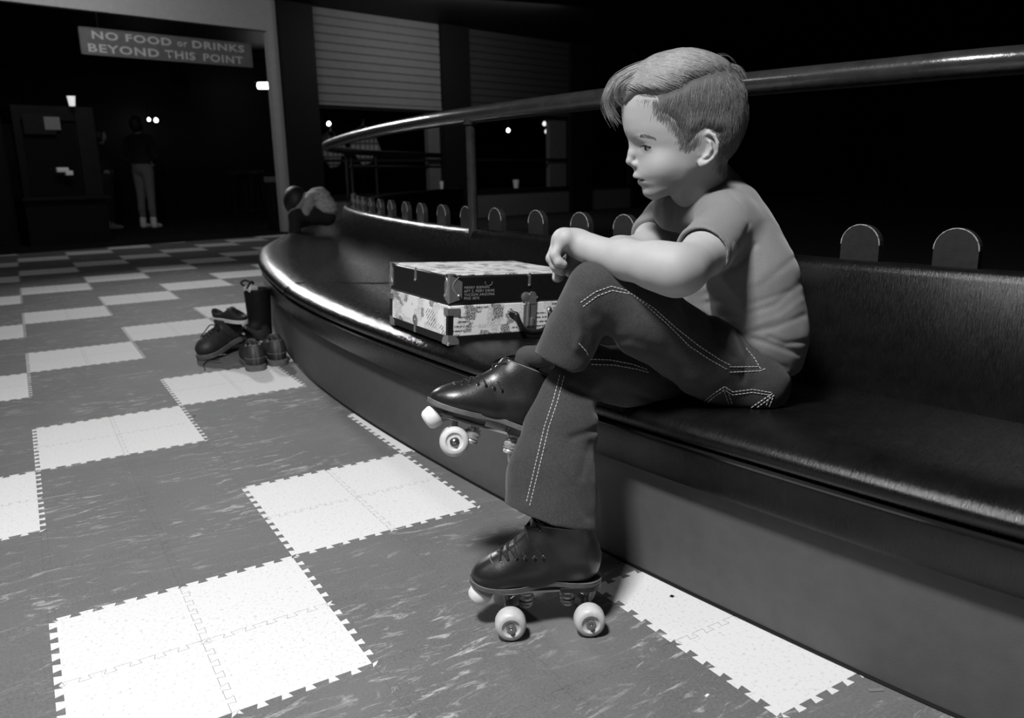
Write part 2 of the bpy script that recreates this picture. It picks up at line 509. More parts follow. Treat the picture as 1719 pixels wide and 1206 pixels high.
def rail_px(px):
    c = [PX(np.array([x, y, RZ]))[0] for x, y in RC[:120]]
    return RC[int(np.argmin(abs(np.array(c)-px)))]
def post(x, y, r=.0125):
    mb = MB().add(*lathe([(r, 0), (r, RZ-.01)], 16), X=Matrix.Translation((x, y, 0)))
    mb.add(*lathe([(r*1.5, 0), (r*1.5, .012)], 16), X=Matrix.Translation((x, y, RZ-.03)))
    mb.build('post', MT['rail'], rail)
p = rail_px(784); post(p[0], p[1], .0165)
p = rail_px(590); post(p[0], p[1])
post(*RC[116]); post(*RC[132]); post(*RC[10])

# ------------------------------------------------------------------ signed-distance modelling: organic shapes as one continuous skin
def cone(P, a, b, ra, rb):
    a = np.asarray(a, float); b = np.asarray(b, float); ab = b-a
    t = np.clip(((P-a)@ab)/max(ab@ab, 1e-12), 0, 1)
    return np.linalg.norm(P-a-t[:, None]*ab, axis=1)-(ra+(rb-ra)*t)
def ell(P, c, r, R=None):
    q = P-np.asarray(c, float)
    if R is not None: q = q@np.asarray(R, float).T
    r = np.asarray(r, float)
    k0 = np.linalg.norm(q/r, axis=1); k1 = np.linalg.norm(q/(r*r), axis=1)
    return k0*(k0-1)/np.maximum(k1, 1e-9)
def smin(a, b, k):
    h = np.clip(.5+.5*(b-a)/k, 0, 1); return b+(a-b)*h-k*h*(1-h)
def smax(a, b, k): return -smin(-a, -b, k)
def U(P, lst, k):
    d = None
    for f in lst:
        d = f if d is None else smin(d, f, k)
    return d
def chain(P, pts, k=.01):
    """pts: list of (point, radius)"""
    d = None
    for (a, ra), (b, rb) in zip(pts[:-1], pts[1:]):
        c = cone(P, a, b, ra, rb); d = c if d is None else smin(d, c, k)
    return d
def polydist(x, y, pts):
    """distance in 2-D to a polyline and parameter"""
    best = np.full(x.shape, 1e9); 
    for (x0, y0), (x1, y1) in zip(pts[:-1], pts[1:]):
        dx, dy = x1-x0, y1-y0; t = np.clip(((x-x0)*dx+(y-y0)*dy)/max(dx*dx+dy*dy, 1e-9), 0, 1)
        best = np.minimum(best, np.hypot(x-x0-t*dx, y-y0-t*dy))
    return best
def surf(f, lo, hi, h, smooth=0, n=6):
    """surface-nets mesh of f<0 inside the box lo..hi at step h"""
    lo = np.asarray(lo, float); hi = np.asarray(hi, float)
    nb = np.ceil((hi-lo)/(h*n)).astype(int)
    bi = np.stack(np.meshgrid(*[np.arange(k) for k in nb], indexing='ij'), -1).reshape(-1, 3)
    cen = lo+(bi*n+(n-1)/2)*h
    dc = f(cen)
    D = np.empty(tuple(nb*n), np.float32)
    D6 = D.reshape(nb[0], n, nb[1], n, nb[2], n).transpose(0, 2, 4, 1, 3, 5)
    D6[...] = dc.reshape(tuple(nb))[..., None, None, None]
    near = np.where(abs(dc) < h*n*1.35)[0]
    off = np.stack(np.meshgrid(*[np.arange(n)]*3, indexing='ij'), -1).reshape(-1, 3)
    CH = 1500
    for s_ in range(0, len(near), CH):
        b = bi[near[s_:s_+CH]]
        P = (lo+((b[:, None, :]*n+off[None])*h)).reshape(-1, 3)
        v = f(P).reshape(len(b), n, n, n)
        D6[b[:, 0], b[:, 1], b[:, 2]] = v
    D = D6.transpose(0, 3, 1, 4, 2, 5).reshape(tuple(nb*n))
    I = D < 0
    c = np.zeros(tuple(np.array(D.shape)-1), np.int8)
    for dx in (0, 1):
        for dy in (0, 1):
            for dz in (0, 1):
                c += I[dx:I.shape[0]-1+dx, dy:I.shape[1]-1+dy, dz:I.shape[2]-1+dz]
    mix = (c > 0) & (c < 8)
    idx = np.argwhere(mix); vid = np.full(mix.shape, -1, np.int32); vid[mix] = np.arange(len(idx))
    acc = np.zeros((len(idx), 3)); cnt = np.zeros(len(idx))
    corners = [(0, 0, 0), (1, 0, 0), (0, 1, 0), (1, 1, 0), (0, 0, 1), (1, 0, 1), (0, 1, 1), (1, 1, 1)]
    vals = [D[idx[:, 0]+a, idx[:, 1]+b, idx[:, 2]+c_] for a, b, c_ in corners]
    for i in range(8):
        for j in range(i+1, 8):
            if sum(abs(p-q) for p, q in zip(corners[i], corners[j])) != 1: continue
            m_ = (vals[i] < 0) != (vals[j] < 0)
            t = np.zeros(len(idx)); t[m_] = vals[i][m_]/(vals[i][m_]-vals[j][m_])
            p = np.array(corners[i])+t[:, None]*(np.array(corners[j])-np.array(corners[i]))
            acc[m_] += p[m_]; cnt[m_] += 1
    V = lo+(idx+acc/cnt[:, None])*h
    F = []
    for ax in range(3):
        o1, o2 = [(1, 2), (2, 0), (0, 1)][ax]
        A = np.take(I, np.arange(I.shape[ax]-1), ax); B = np.take(I, np.arange(1, I.shape[ax]), ax)
        e = np.argwhere(A != B)
        e = e[(e[:, o1] > 0) & (e[:, o2] > 0) & (e[:, o1] < mix.shape[o1]) & (e[:, o2] < mix.shape[o2])]
        if not len(e): continue
        inside = I[e[:, 0], e[:, 1], e[:, 2]]
        def g(d1, d2):
            q = e.copy(); q[:, o1] -= d1; q[:, o2] -= d2; return vid[q[:, 0], q[:, 1], q[:, 2]]
        Q = np.stack([g(1, 1), g(0, 1), g(0, 0), g(1, 0)], 1)
        Q[~inside] = Q[~inside][:, ::-1]
        F.append(Q)
    F = np.vstack(F); F = F[(F >= 0).all(1)]
    for _ in range(smooth):
        s = np.zeros_like(V); k = np.zeros(len(V))
        for a, b in ((0, 1), (1, 2), (2, 3), (3, 0)):
            np.add.at(s, F[:, a], V[F[:, b]]); np.add.at(s, F[:, b], V[F[:, a]])
            np.add.at(k, F[:, a], 1); np.add.at(k, F[:, b], 1)
        V = V*.5+.5*s/np.maximum(k, 1)[:, None]
    return V, F
def np_mesh(name, V, F):
    me = bpy.data.meshes.new(name)
    me.vertices.add(len(V)); me.vertices.foreach_set('co', np.ascontiguousarray(V, np.float32).ravel())
    me.loops.add(F.size); me.loops.foreach_set('vertex_index', np.ascontiguousarray(F, np.int32).ravel())
    me.polygons.add(len(F)); me.polygons.foreach_set('loop_start', np.arange(0, F.size, 4, dtype=np.int32))
    me.polygons.foreach_set('loop_total', np.full(len(F), 4, np.int32))
    me.update(calc_edges=True); me.validate(); return me
def sdf_obj(name, f, lo, hi, h, m, parent=None, smooth=1, world=True):
    V, F = surf(f, lo, hi, h, smooth)
    return link(name, np_mesh(name, V, F), m, parent, True, world)
def join_np(parts):
    V = []; F = []; n = 0
    for v, f in parts: V.append(v); F.append(f+n); n += len(v)
    return np.vstack(V), np.vstack(F)
def bvh(*objs):
    V = []; F = []
    for o in objs:
        n = len(V); me = o.data; mw = parent_world(o) if o.parent else o.matrix_world
        V += [mw@v.co for v in me.vertices]; F += [[i+n for i in p.vertices] for p in me.polygons]
    return BVHTree.FromPolygons(V, F)
def onto(tree, pts, lift=.0006, step=3, dmax=9):
    """drop a drawn line onto the near side of a surface; returns runs of 3-D points"""
    out = []; cur = []
    for (x0, y0), (x1, y1) in zip(pts[:-1], pts[1:]):
        k = max(1, int(math.hypot(x1-x0, y1-y0)/step))
        for i in range(k):
            x = x0+(x1-x0)*i/k; y = y0+(y1-y0)*i/k; r = unit(ray(x, y))
            hit = tree.ray_cast(Vector(CAMP), Vector(r))
            if hit[0] is None:
                if len(cur) > 1: out.append(cur)
                cur = []; continue
            p = np.array(hit[0])+np.array(hit[1])*(lift if hit[1].dot(Vector(r)) < 0 else -lift)
            if cur and np.linalg.norm(cur[-1]-p) > .06:
                if len(cur) > 1: out.append(cur)
                cur = []
            cur.append(p)
    if len(cur) > 1: out.append(cur)
    return out
def noise3(P, s, seed=0, oct=2):
    """cheap smooth pseudo-noise, -1..1"""
    r = np.random.default_rng(seed); v = np.zeros(len(P)); a = 1; tot = 0
    for o_ in range(oct):
        for _ in range(4):
            d = r.normal(size=3); d /= np.linalg.norm(d); ph = r.uniform(0, 6.28)
            d2 = r.normal(size=3); d2 /= np.linalg.norm(d2)
            v += a*np.sin((P@d)*s*(2**o_)+ph+1.5*np.sin((P@d2)*s*(2**o_)*.7+ph*2)); tot += a*.8
        a *= .5
    return v/tot

# ------------------------------------------------------------------ the boy
MT['skin'] = grey('skin', .40, .55, .05, 25, .12, 600, spec=.3)
MT['skin'].node_tree.nodes['Principled BSDF'].inputs['Subsurface Weight'].default_value = .12
MT['skin'].node_tree.nodes['Principled BSDF'].inputs['Subsurface Radius'].default_value = (.004, .004, .004)
MT['tee'] = grey('heather_cotton', .20, .9, .12, 500, .35, 900, spec=.15, sheen=.25, bdist=.001)
MT['denim'] = grey('dark_denim', .050, .85, .28, 300, .9, 500, spec=.15, sheen=.2, bdist=.001)
MT['thread'] = grey('pale_thread', .60, .8, .2, 300)
MT['sock'] = grey('grey_sock', .05, .9, .2, 300, .5, 600)
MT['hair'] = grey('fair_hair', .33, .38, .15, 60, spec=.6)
MT['hair_under'] = grey('fair_hair_cap', .20, .6, .15, 60, spec=.3)  # darker cap beneath the top strands, so they show as streaks
MT['side_under'] = grey('short_side_hair_cap', .13, .6, .15, 60, spec=.3)  # darker cap beneath the short side strands
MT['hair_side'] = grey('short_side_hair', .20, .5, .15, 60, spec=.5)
MT['brow'] = grey('eyebrow_hair', .20, .7, .2, 200)
MT['eye_white'] = grey('eye_white', .26, .5, .05, 20, spec=.2)
MT['eye_dark'] = grey('eye_dark', .010, .3, .1, 20, spec=.3)
MT['lip'] = grey('lip_skin', .30, .45, .1, 80)

# head frame: H0 origin, eF forward, eL towards his left (our side), eU up
H0 = PT(1150, 235, 1.40)
_v = -unit(ray(1150, 235))
_left = np.cross(_v, [0, 0, 1]); _left = unit(_left)
if _left@_rt > 0: _left = -_left
_upv = unit(np.cross(_v, _left)); _upv = _upv if _upv[2] > 0 else -_upv
TURN = math.radians(15)
eF = unit(_left*math.cos(TURN)+_v*math.sin(TURN)); eL = unit(_v*math.cos(TURN)-_left*math.sin(TURN)); eU = _upv
HR = np.array([eF, eL, eU])
def sag(px, py, L=0.0):
    """picture point -> (F, U) in the head's plane at sideways offset L"""
    r = ray(px, py); o = H0+eL*L-CAMP; t = (o@eL)/(r@eL); p = CAMP+r*t-H0
    return np.array([p@eF, p@eU])
def HL(P): return (P-H0)@HR.T
def HW(q): return H0+np.asarray(q, float)@HR
front_base = [(1104, 106), (1078, 118), (1058, 138), (1047, 160), (1044, 180), (1044.5, 200), (1048.5, 221), (1055, 235), (1061, 246), (1064, 256), (1066, 266), (1066, 276), (1065.5, 286), (1066, 294), (1071, 301), (1073, 308), (1080, 315), (1081, 322), (1085, 329), (1094, 334)]
back_base = [(1180, 103), (1212, 115), (1236, 136), (1247, 160), (1250, 185), (1249, 205), (1245, 225), (1236, 245), (1224, 262), (1205, 280), (1180, 296), (1152, 312), (1130, 324), (1112, 331), (1102, 334)]
FB = np.array([sag(*p) for p in front_base]); BB = np.array([sag(*p) for p in back_base])
top = sag(1150, 99)[1]; bot = sag(1096, 336)[1]
UU = np.linspace(bot, top, 241)
def lerp_sm(u, pts, s=5):
    o = np.argsort(pts[:, 1]); v = np.interp(u, pts[o, 1], pts[o, 0])
    k = np.exp(-np.arange(-15, 16)**2/(2*s*s)); k /= k.sum()
    return np.convolve(np.pad(v, 15, mode='edge'), k, 'valid')
mid_top = sag(1150, 99)
FT = lerp_sm(UU, np.vstack([[mid_top[0], top], FB, [FB[-1][0]-.004, bot]]), 3)
BT_ = lerp_sm(UU, np.vstack([[mid_top[0], top], BB, [FB[-1][0]-.006, bot]]), 4)
py2u = lambda y: sag(1150, y)[1]
wid = np.array([(0.0, py2u(99)), (.030, py2u(103)), (.047, py2u(112)), (.060, py2u(128)), (.068, py2u(150)), (.0725, py2u(180)), (.0735, py2u(210)), (.0705, py2u(235)), (.0655, py2u(258)), (.0595, py2u(280)), (.051, py2u(300)), (.040, py2u(316)), (.026, py2u(328)), (.0, bot)])
WT = lerp_sm(UU, wid, 3)
def sdf_skull(q, grow=0.0):
    u = np.clip(q[:, 2], bot, top)
    f = np.interp(u, UU, FT); b = np.interp(u, UU, BT_); w = np.interp(u, UU, WT)
    c = b+(f-b)*.46
    f2 = np.maximum(f-c, .004); b2 = np.maximum(c-b, .004); w = np.maximum(w, .004)
    dx = q[:, 0]-c; dy = q[:, 1]
    ax = np.where(dx > 0, dx/f2, -dx/b2); ay = abs(dy)/w
    # face a little squarer in front
    n = np.where(dx > 0, 1.95, 2.0)
    g = (ax**n+ay**n)**(1/n)
    m_ = np.minimum(np.where(dx > 0, f2, b2), w)
    rad = np.hypot(dx, dy)
    d = np.where(g > 1e-4, rad*(1-1/np.maximum(g, 1e-4)), -m_)
    d = np.maximum(d*.85, -m_)
    du = np.maximum(np.maximum(q[:, 2]-top, bot-q[:, 2]), 0)
    # round the crown
    return np.where(du > 0, np.hypot(np.maximum(d, 0), du), d)
def sdf_head(P):
    q = HL(P)
    d = sdf_skull(q)
    cran = ell(q, (*[(FT[205]+BT_[205])/2, 0], py2u(165)), (.098, .0735, .073))
    d = smin(d, cran, .012)
    x, y, z = q.T; ay = abs(y)
    def S_(px, py, L=0): return sag(px, py, L)
    # nose
    n0 = S_(1058, 243); n1 = S_(1057, 257); n2 = S_(1056.5, 270.5); n3 = S_(1061, 278)
    P3 = lambda s, L=0: np.array([s[0], L, s[1]])
    nose = U(P3(n0)[None]*0+q, [], 1) if False else None
    d = smin(d, cone(q, P3(n0)-[.004, 0, 0], P3(n1)-[.0035, 0, 0], .0045, .0055), .010)
    d = smin(d, cone(q, P3(n1)-[.0035, 0, 0], P3(n2), .0055, .0062), .006)
    d = smin(d, cone(q, P3(n2)-[0.001, 0, 0], P3(S_(1066, 281)), .0055, .005), .004)
    qa = np.c_[x, ay, z]
    al = S_(1066, 276)
    d = smin(d, ell(qa, (al[0]-.002, .0098, al[1]), (.0085, .0052, .0062)), .0035)
    d = smax(d, -ell(qa, (al[0]+.003, .0058, al[1]-.0062), (.0045, .0024, .0035)), .002)       # nostril
    # brow ridge, eye socket
    br = S_(1064, 234)
    d = smin(d, ell(qa, (br[0]-.0065, .019, br[1]), (.006, .015, .0045)), .010)
    es = S_(1058, 247)
    d = smax(d, -ell(qa, (es[0]+.005, .027, es[1]+.001), (.0155, .0150, .0090)), .012)
    ec = S_(1075, 248)
    lid = ell(qa, (EYE[0], EYE[1], EYE[2]), (.0125,)*3)
    d = smin(d, lid, .003)
    # cheek
    ck = S_(1092, 276)
    d = smin(d, ell(qa, (ck[0]-.016, .034, ck[1]), (.022, .020, .022)), .018)
    # lips: mouth line lies between them
    ul = S_(1068, 294); ll = S_(1078, 307)
    mo = lambda L_: 0
    curve = (ay/.021)**2
    upl = ell(np.c_[x+curve*.010, y, z+curve*.002], (ul[0]-.002, 0, ul[1]-.0015), (.0078, .023, .0052))
    lol = ell(np.c_[x+curve*.009, y, z-curve*.002], (ll[0]-.0005, 0, ll[1]+.0012), (.0075, .019, .0052))
    d = smin(d, upl, .006); d = smin(d, lol, .006)
    ml = S_(1072, 301)
    gro = ell(np.c_[x+curve*.010, y, z+curve*.0015], (ml[0]+.005, 0, ml[1]), (.012, .024, .0012))
    d = smax(d, -gro, .0022)
    # chin button, philtrum
    ch = S_(1090, 322)
    d = smin(d, ell(q, (ch[0]-.002, 0, ch[1]), (.0115, .015, .010)), .010)
    d = smax(d, -ell(q, (ul[0]+.0105, 0, ul[1]+.007), (.005, .0022, .006)), .004)
    # jaw angle
    return d
_e = sag(1083, 247, .028); EYE = (_e[0]-.0100, .0285, _e[1]+.0005)
def ear_sdf(P, side=1):
    q = HL(P)*np.array([1, side, 1])
    if side < 0: pass
    base = .0655
    # ear local: e1 forward in ear plane, e2 outward, e3 up; flap angled out from the back
    a = math.radians(24)
    c = sag(1186, 251, base) if True else 0
    o = np.array([c[0], base, c[1]])
    e1 = np.array([math.cos(a), -math.sin(a), 0]); e2 = np.array([math.sin(a), math.cos(a), 0])
    r = q-o; X = r@e1; Y = r@e2; Z = r[:, 2]
    k = 1.40/1326*.97
    R = np.c_[X/k, Y/k, Z/k]                       # in picture pixels around (1186, 251)
    # tilt
    t = math.radians(-8); R = np.c_[R[:, 0]*math.cos(t)-R[:, 2]*math.sin(t), R[:, 1], R[:, 0]*math.sin(t)+R[:, 2]*math.cos(t)]
    out = 5.0
    helix = [(13, 1, 2), (14, 3, 12), (9, 5, 22), (0, 6, 27), (-10, 7, 23), (-17, 8, 12), (-18, 7, -2), (-13, 6, -13), (-5, 4, -21), (3, 3, -25)]
    rr = [1.5, 2.6, 3.2, 3.4, 3.3, 3.2, 3.0, 2.9, 3.6, 4.6]
    d = chain(R, list(zip(helix, rr)), 1.5)
    d = smin(d, ell(R, (4, 3, -23), (6, 3.5, 7)), 2)
    anti = [(4, 4.0, 17), (-5, 5, 12), (-8, 5.5, 1), (-5, 5, -9), (2, 3.5, -14)]
    d = smin(d, chain(R, list(zip(anti, [1.6, 2.2, 2.5, 2.4, 2.0])), 2), 2)
    disc = ell(R, (-2, -1, 1), (16, 4.2, 24))
    d = smin(d, disc, 2.5)
    d = smin(d, cone(R, (11, 1, -5), (10, 2.5, -10), 2.8, 2.6), 2)
    d = smax(d, -ell(R, (4, 5.5, 0), (7.5, 5, 10)), 2.0)
    return d*k
def person_skin():
    shd = PT(1196, 345, 1.47); nk = PT(1180, 292, 1.44); nk2 = PT(1168, 262, 1.41)
    def f(P):
        d = sdf_head(P)
        neck = U(P, [cone(P, PT(1190, 335, 1.46), PT(1174, 265, 1.405), .043, .045), cone(P, PT(1172, 348, 1.46), PT(1148, 300, 1.41), .036, .034)], .02)
        d = smin(d, neck, .012)
        q = HL(P)
        d = smin(d, ear_sdf(P, 1), .0022); d = smin(d, ear_sdf(P, -1), .0022)
        d = smin(d, cone(P, PT(1205, 385, 1.42), PT(1165, 380, 1.50), .030, .030), .02)
        d = smin(d, cone(P, PT(1190, 370, 1.46), PT(1220, 450, 1.46), .040, .05), .03)
        return d
    A = surf(f, PT(1150, 235, 1.40)-[.19, .19, .24], PT(1150, 235, 1.40)+[.19, .19, .15], .0021, 1)
    return A
ARM = dict(
    near=[(PT(1222, 378, 1.36), .042), (PT(1190, 420, 1.29), .038), (PT(1148, 452, 1.225), .0345), (PT(1130, 452, 1.215), .035), (PT(1100, 446, 1.23), .0345), (PT(1050, 436, 1.262), .0295), (PT(1010, 426, 1.288), .0225), (PT(985, 416, 1.303), .0205), (PT(968, 409, 1.312), .0205)],
    far=[(PT(1118, 372, 1.60), .040), (PT(1096, 400, 1.54), .033), (PT(1082, 420, 1.50), .031), (PT(1040, 424, 1.46), .028), (PT(1000, 428, 1.40), .023), (PT(978, 432, 1.37), .021)])
def fing(P, pts, k=.004): return chain(P, pts, k)
def hands(P):
    # near (left) hand: draped over the knee, wrist bent, fingers curled down and back
    def c(x, y, d): return PT(x, y, d)
    palm = U(P, [cone(P, c(972, 409, 1.312), c(950, 402, 1.300), .021, .0175), cone(P, c(972, 411, 1.325), c(944, 404, 1.325), .020, .0165),
                 cone(P, c(972, 412, 1.338), c(942, 407, 1.350), .018, .0155), cone(P, c(962, 405, 1.318), c(946, 402, 1.312), .0195, .0175)], .012)
    F4 = []
    # index .. little from far to near; each knuckle, middle joint, tip
    for k, (mx, my, md, px_, py_, tx, ty, L, r) in enumerate([
            (941, 403, 1.352, 932, 432, 946, 452, 1, .0098),
            (938, 404, 1.334, 928, 436, 943, 456, 1, .0100),
            (938, 405, 1.316, 926, 434, 940, 451, 1, .0096),
            (943, 406, 1.299, 931, 428, 946, 444, 1, .0086)]):
        A = c(mx, my, md); B = c(px_, py_, md-.004); C = c((px_+tx)/2-1, (py_+ty)/2+4, md-.006); D = c(tx, ty, md-.004)
        F4.append(chain(P, [(A, r*1.15), (B, r), (C, r*.88), (D, r*.78)], .003))
    d = palm
    fg = F4[0]
    for f_ in F4[1:]: fg = smin(fg, f_, .0012)
    d = smin(d, fg, .006)
    th = chain(P, [(c(968, 420, 1.345), .0125), (c(960, 436, 1.352), .0105), (c(952, 450, 1.35), .0085)], .004)
    d = smin(d, th, .006)
    return d
def hand_far(P):
    def c(x, y, d): return PT(x, y, d)
    d = U(P, [cone(P, c(978, 432, 1.37), c(962, 436, 1.366), .020, .017), cone(P, c(978, 436, 1.385), c(958, 438, 1.388), .018, .015)], .012)
    for (mx, my, md, px_, py_, tx, ty, r) in [(956, 436, 1.360, 941, 452, 938, 466, .0094), (953, 438, 1.376, 937, 454, 934, 467, .0094), (953, 440, 1.392, 938, 456, 936, 468, .009), (956, 442, 1.406, 943, 457, 940, 467, .008)]:
        d = smin(d, chain(P, [(c(mx, my, md), r*1.15), (c(px_, py_, md), r), (c(tx, ty, md-.003), r*.82)], .003), .0025)
    d = smin(d, chain(P, [(c(974, 440, 1.362), .0115), (c(963, 452, 1.352), .0095), (c(956, 458, 1.348), .0082)], .004), .005)
    return d
def arms_skin():
    def f(P):
        a = chain(P, ARM['near'], .018)
        a = smin(a, ell(P, PT(1132, 462, 1.222), (.030, .030, .030)), .02)
        b = chain(P, ARM['far'], .015)
        d = np.minimum(a, b)
        h1 = hands(P); h2 = hand_far(P)
        a = smin(a, h1, .008); b = smin(b, h2, .008)
        return np.minimum(a, b)
    return surf(f, np.minimum(PT(905, 480, 1.25), PT(905, 380, 1.45))-[.05, .09, .06], PT(1230, 360, 1.5)+[.10, .10, .06], .0021, 1)
def bbox(*pts, pad=.05):
    A = np.array(pts); return A.min(0)-pad, A.max(0)+pad
def arms_skin2():
    def f(P):
        a = chain(P, ARM['near'], .018)
        a = smin(a, ell(P, PT(1136, 460, 1.222), (.031, .031, .031)), .02)
        b = chain(P, ARM['far'], .015)
        a = smin(a, hands(P), .008); b = smin(b, hand_far(P), .008)
        return np.minimum(a, b)
    allp = [p for p, r in ARM['near']+ARM['far']]+[PT(930, 470, 1.3), PT(930, 400, 1.41)]
    lo, hi = bbox(*allp, pad=.052)
    return surf(f, lo, hi, .0020, 1)
parts = [person_skin(), arms_skin2()]
V, F = join_np(parts)
boy = link('person', np_mesh('person', V, F), MT['skin'])
tag(boy, 'fair-haired boy in a tee shirt and stitched jeans sitting cross-legged on the bench', 'person')

# eyes
def eye(side):
    c = HW((EYE[0], side*EYE[1], EYE[2]))
    # eyelid opening: dark slit with a white and iris just proud of the lid
    fd = unit(eF*1.0+eL*side*.50-eU*.10); ud = unit(eU-fd*(eU@fd)); ld = np.cross(ud, fd)
    V = []; F = []; R_ = .01375; nu, nv = 18, 7
    for j in range(nv):
        for i in range(nu):
            a = (i/(nu-1)-.5)*1.85; e = math.cos(a*1.68) if abs(a*1.68) < math.pi/2 else 0
            hgt = .36*max(e, 0)**.8
            b = -.10+hgt*((j/(nv-1))*2-1)*.9-.10*a*a*0
            V.append(c+R_*(fd*math.cos(a)*math.cos(b)+ld*math.sin(a)*math.cos(b)+ud*math.sin(b)))
    for j in range(nv-1):
        for i in range(nu-1):
            k = j*nu+i; F.append((k, k+1, k+nu+1, k+nu))
    mb = MB(); MI = []
    mb.add(V, F); MI = []
    for (a_, b_, c_, d_) in F:
        pc = (np.array(V[a_])+np.array(V[c_]))/2-c; u = pc/np.linalg.norm(pc)
        g = unit(eF*1+eL*side*.12-eU*.16)
        MI.append(1 if u@g > .80 else 0)
    o = mb.build('eye', [MT['eye_white'], MT['eye_dark']], boy)
    o.data.polygons.foreach_set('material_index', MI)
    lash = [c+(R_+.0008)*(fd*math.cos(a)*math.cos(b)+ld*math.sin(a)*math.cos(b)+ud*math.sin(b)) for a in np.linspace(-.95, .95, 16) for b in [-.10+.33*max(math.cos(a*1.6), 0)**.8]]
    mb = MB().add(*tube(lash, [.0004]+[.0012]*14+[.0004], 6))
    for i in range(2, 15):
        p = lash[i]; dr = unit(unit(p-c)*1.0-eU*.35)
        mb.add(*tube([p, p+dr*.003, p+dr*.0055+eU*.0004], [.00035, .00025, .0001], 4))
    mb.build('eyelash', MT['eye_dark'], boy)
eye(1); eye(-1)
boy_tree = bvh(boy)
def headhit(px, py):
    r = unit(ray(px, py)); h = boy_tree.ray_cast(Vector(CAMP), Vector(r)); return (None if h[0] is None else (np.array(h[0]), np.array(h[1])))

# ------------------------------------------------------------------ hair
HP = np.array([(1040, 157), (1067, 158), (1100, 162), (1105, 188), (1128, 201), (1141, 220), (1150, 244), (1160, 241), (1168, 226), (1184, 216), (1206, 224), (1211, 248), (1210, 284), (1240, 292), (1300, 250), (1300, 60), (1000, 60), (1020, 120)], float)
PART = [(1098, 166), (1122, 158), (1142, 151), (1160, 138), (1186, 128), (1219, 122), (1232, 122)]
def poly_sd(x, y, P):
    d = polydist(x, y, list(map(tuple, P))+[tuple(P[0])])
    ins = np.zeros(x.shape, bool); n = len(P)
    for i in range(n):
        x0, y0 = P[i]; x1, y1 = P[(i+1) % n]
        c = ((y0 > y) != (y1 > y)) & (x < (x1-x0)*(y-y0)/((y1-y0) if y1 != y0 else 1e-9)+x0)
        ins ^= c
    return np.where(ins, -d, d)
def nearside(P):
    q = HL(P); q2 = q.copy(); q2[:, 1] = np.maximum(abs(q[:, 1]), .004); return HW(q2), q
def top_amount(P):
    """0 below the parting, 1 on the combed-over top"""
    x, y, _ = PX(P); q = HL(P)
    px = np.array([p[0] for p in PART]); py = np.array([p[1] for p in PART])
    s = (np.interp(x, px, py)-y)/16
    s = np.where(q[:, 1] < 0.0, (q[:, 2]-.055)/.02, s)
    return np.clip(s, 0, 1)
def hair_bulk(P):
    Pn, q = nearside(P)
    x, y, _ = PX(Pn)
    g = top_amount(P)
    base = smin(sdf_skull(q), ell(q, (*[(FT[205]+BT_[205])/2, 0], py2u(165)), (.098, .0735, .073)), .012)
    sdp = poly_sd(x, y, HP)+2.5*noise3(P, 260, 8); sd = sdp*.00105; fade = np.clip(-sdp/15, 0, 1)
    th = (.0030+.0065*g+.0010*noise3(P, 120, 3))*fade-.0010*(1-fade)
    d = smax(base-th, sd, .004)
    a = sag(1066, 136); b = sag(1043, 146); c = sag(1032, 164); e = sag(1032, 178)
    quiff = None
    for L in (-.036, -.018, 0, .016, .03):
        k = .006*(abs(L)/.036)**2*2.0
        drop = -.3*abs(L)
        qq = chain(q, [((a[0]-k, L, a[1]+drop), .012), ((b[0]-k*1.5, L*.95-.004, b[1]+drop), .0105), ((c[0]-k*2, L*.9-.008, c[1]+drop*.6), .0065 if L < .02 else .005)]+([((e[0]-k*2, L*.9-.010, e[1]), .003)] if L < .01 else []), .008)
        quiff = qq if quiff is None else smin(quiff, qq, .006)
    d = smin(d, quiff+.0012*noise3(P*[1, 1, 1], 200, 5), .008)
    return d
V, F = surf(hair_bulk, H0-[.15, .15, .12], H0+[.15, .15, .155], .0022, 1)
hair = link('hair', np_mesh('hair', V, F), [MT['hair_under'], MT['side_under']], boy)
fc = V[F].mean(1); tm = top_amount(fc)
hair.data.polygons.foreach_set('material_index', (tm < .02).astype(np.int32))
hair['label'] = 'fair hair parted on the left, combed over with a loose front lock'
def grad(f, P, e=.0008):
    g = np.stack([(f(P+np.eye(3)[i]*e)-f(P-np.eye(3)[i]*e))/(2*e) for i in range(3)], 1)
    return g/np.maximum(np.linalg.norm(g, axis=1, keepdims=True), 1e-6)
def strands(seed, dirf, n, length, lift, rad, jit=.15):
    P = seed.copy(); tr = []
    N = len(P); wob = rng.normal(size=(N, 3))*jit
    L = length*(rng.uniform(.7, 1.2, N))[:, None]
    for s_ in range(n):
        for _ in range(2):
            d = hair_bulk(P); g = grad(hair_bulk, P); P = P-g*(d-lift[min(s_, len(lift)-1)])[:, None] if np.isscalar(lift[0]) else P
        tr.append(P.copy())
        D = dirf(P)+wob; D = D-g*(D*g).sum(1, keepdims=True); D /= np.maximum(np.linalg.norm(D, axis=1, keepdims=True), 1e-6)
        P = P+D*L/(n-1)
    return np.stack(tr, 1)
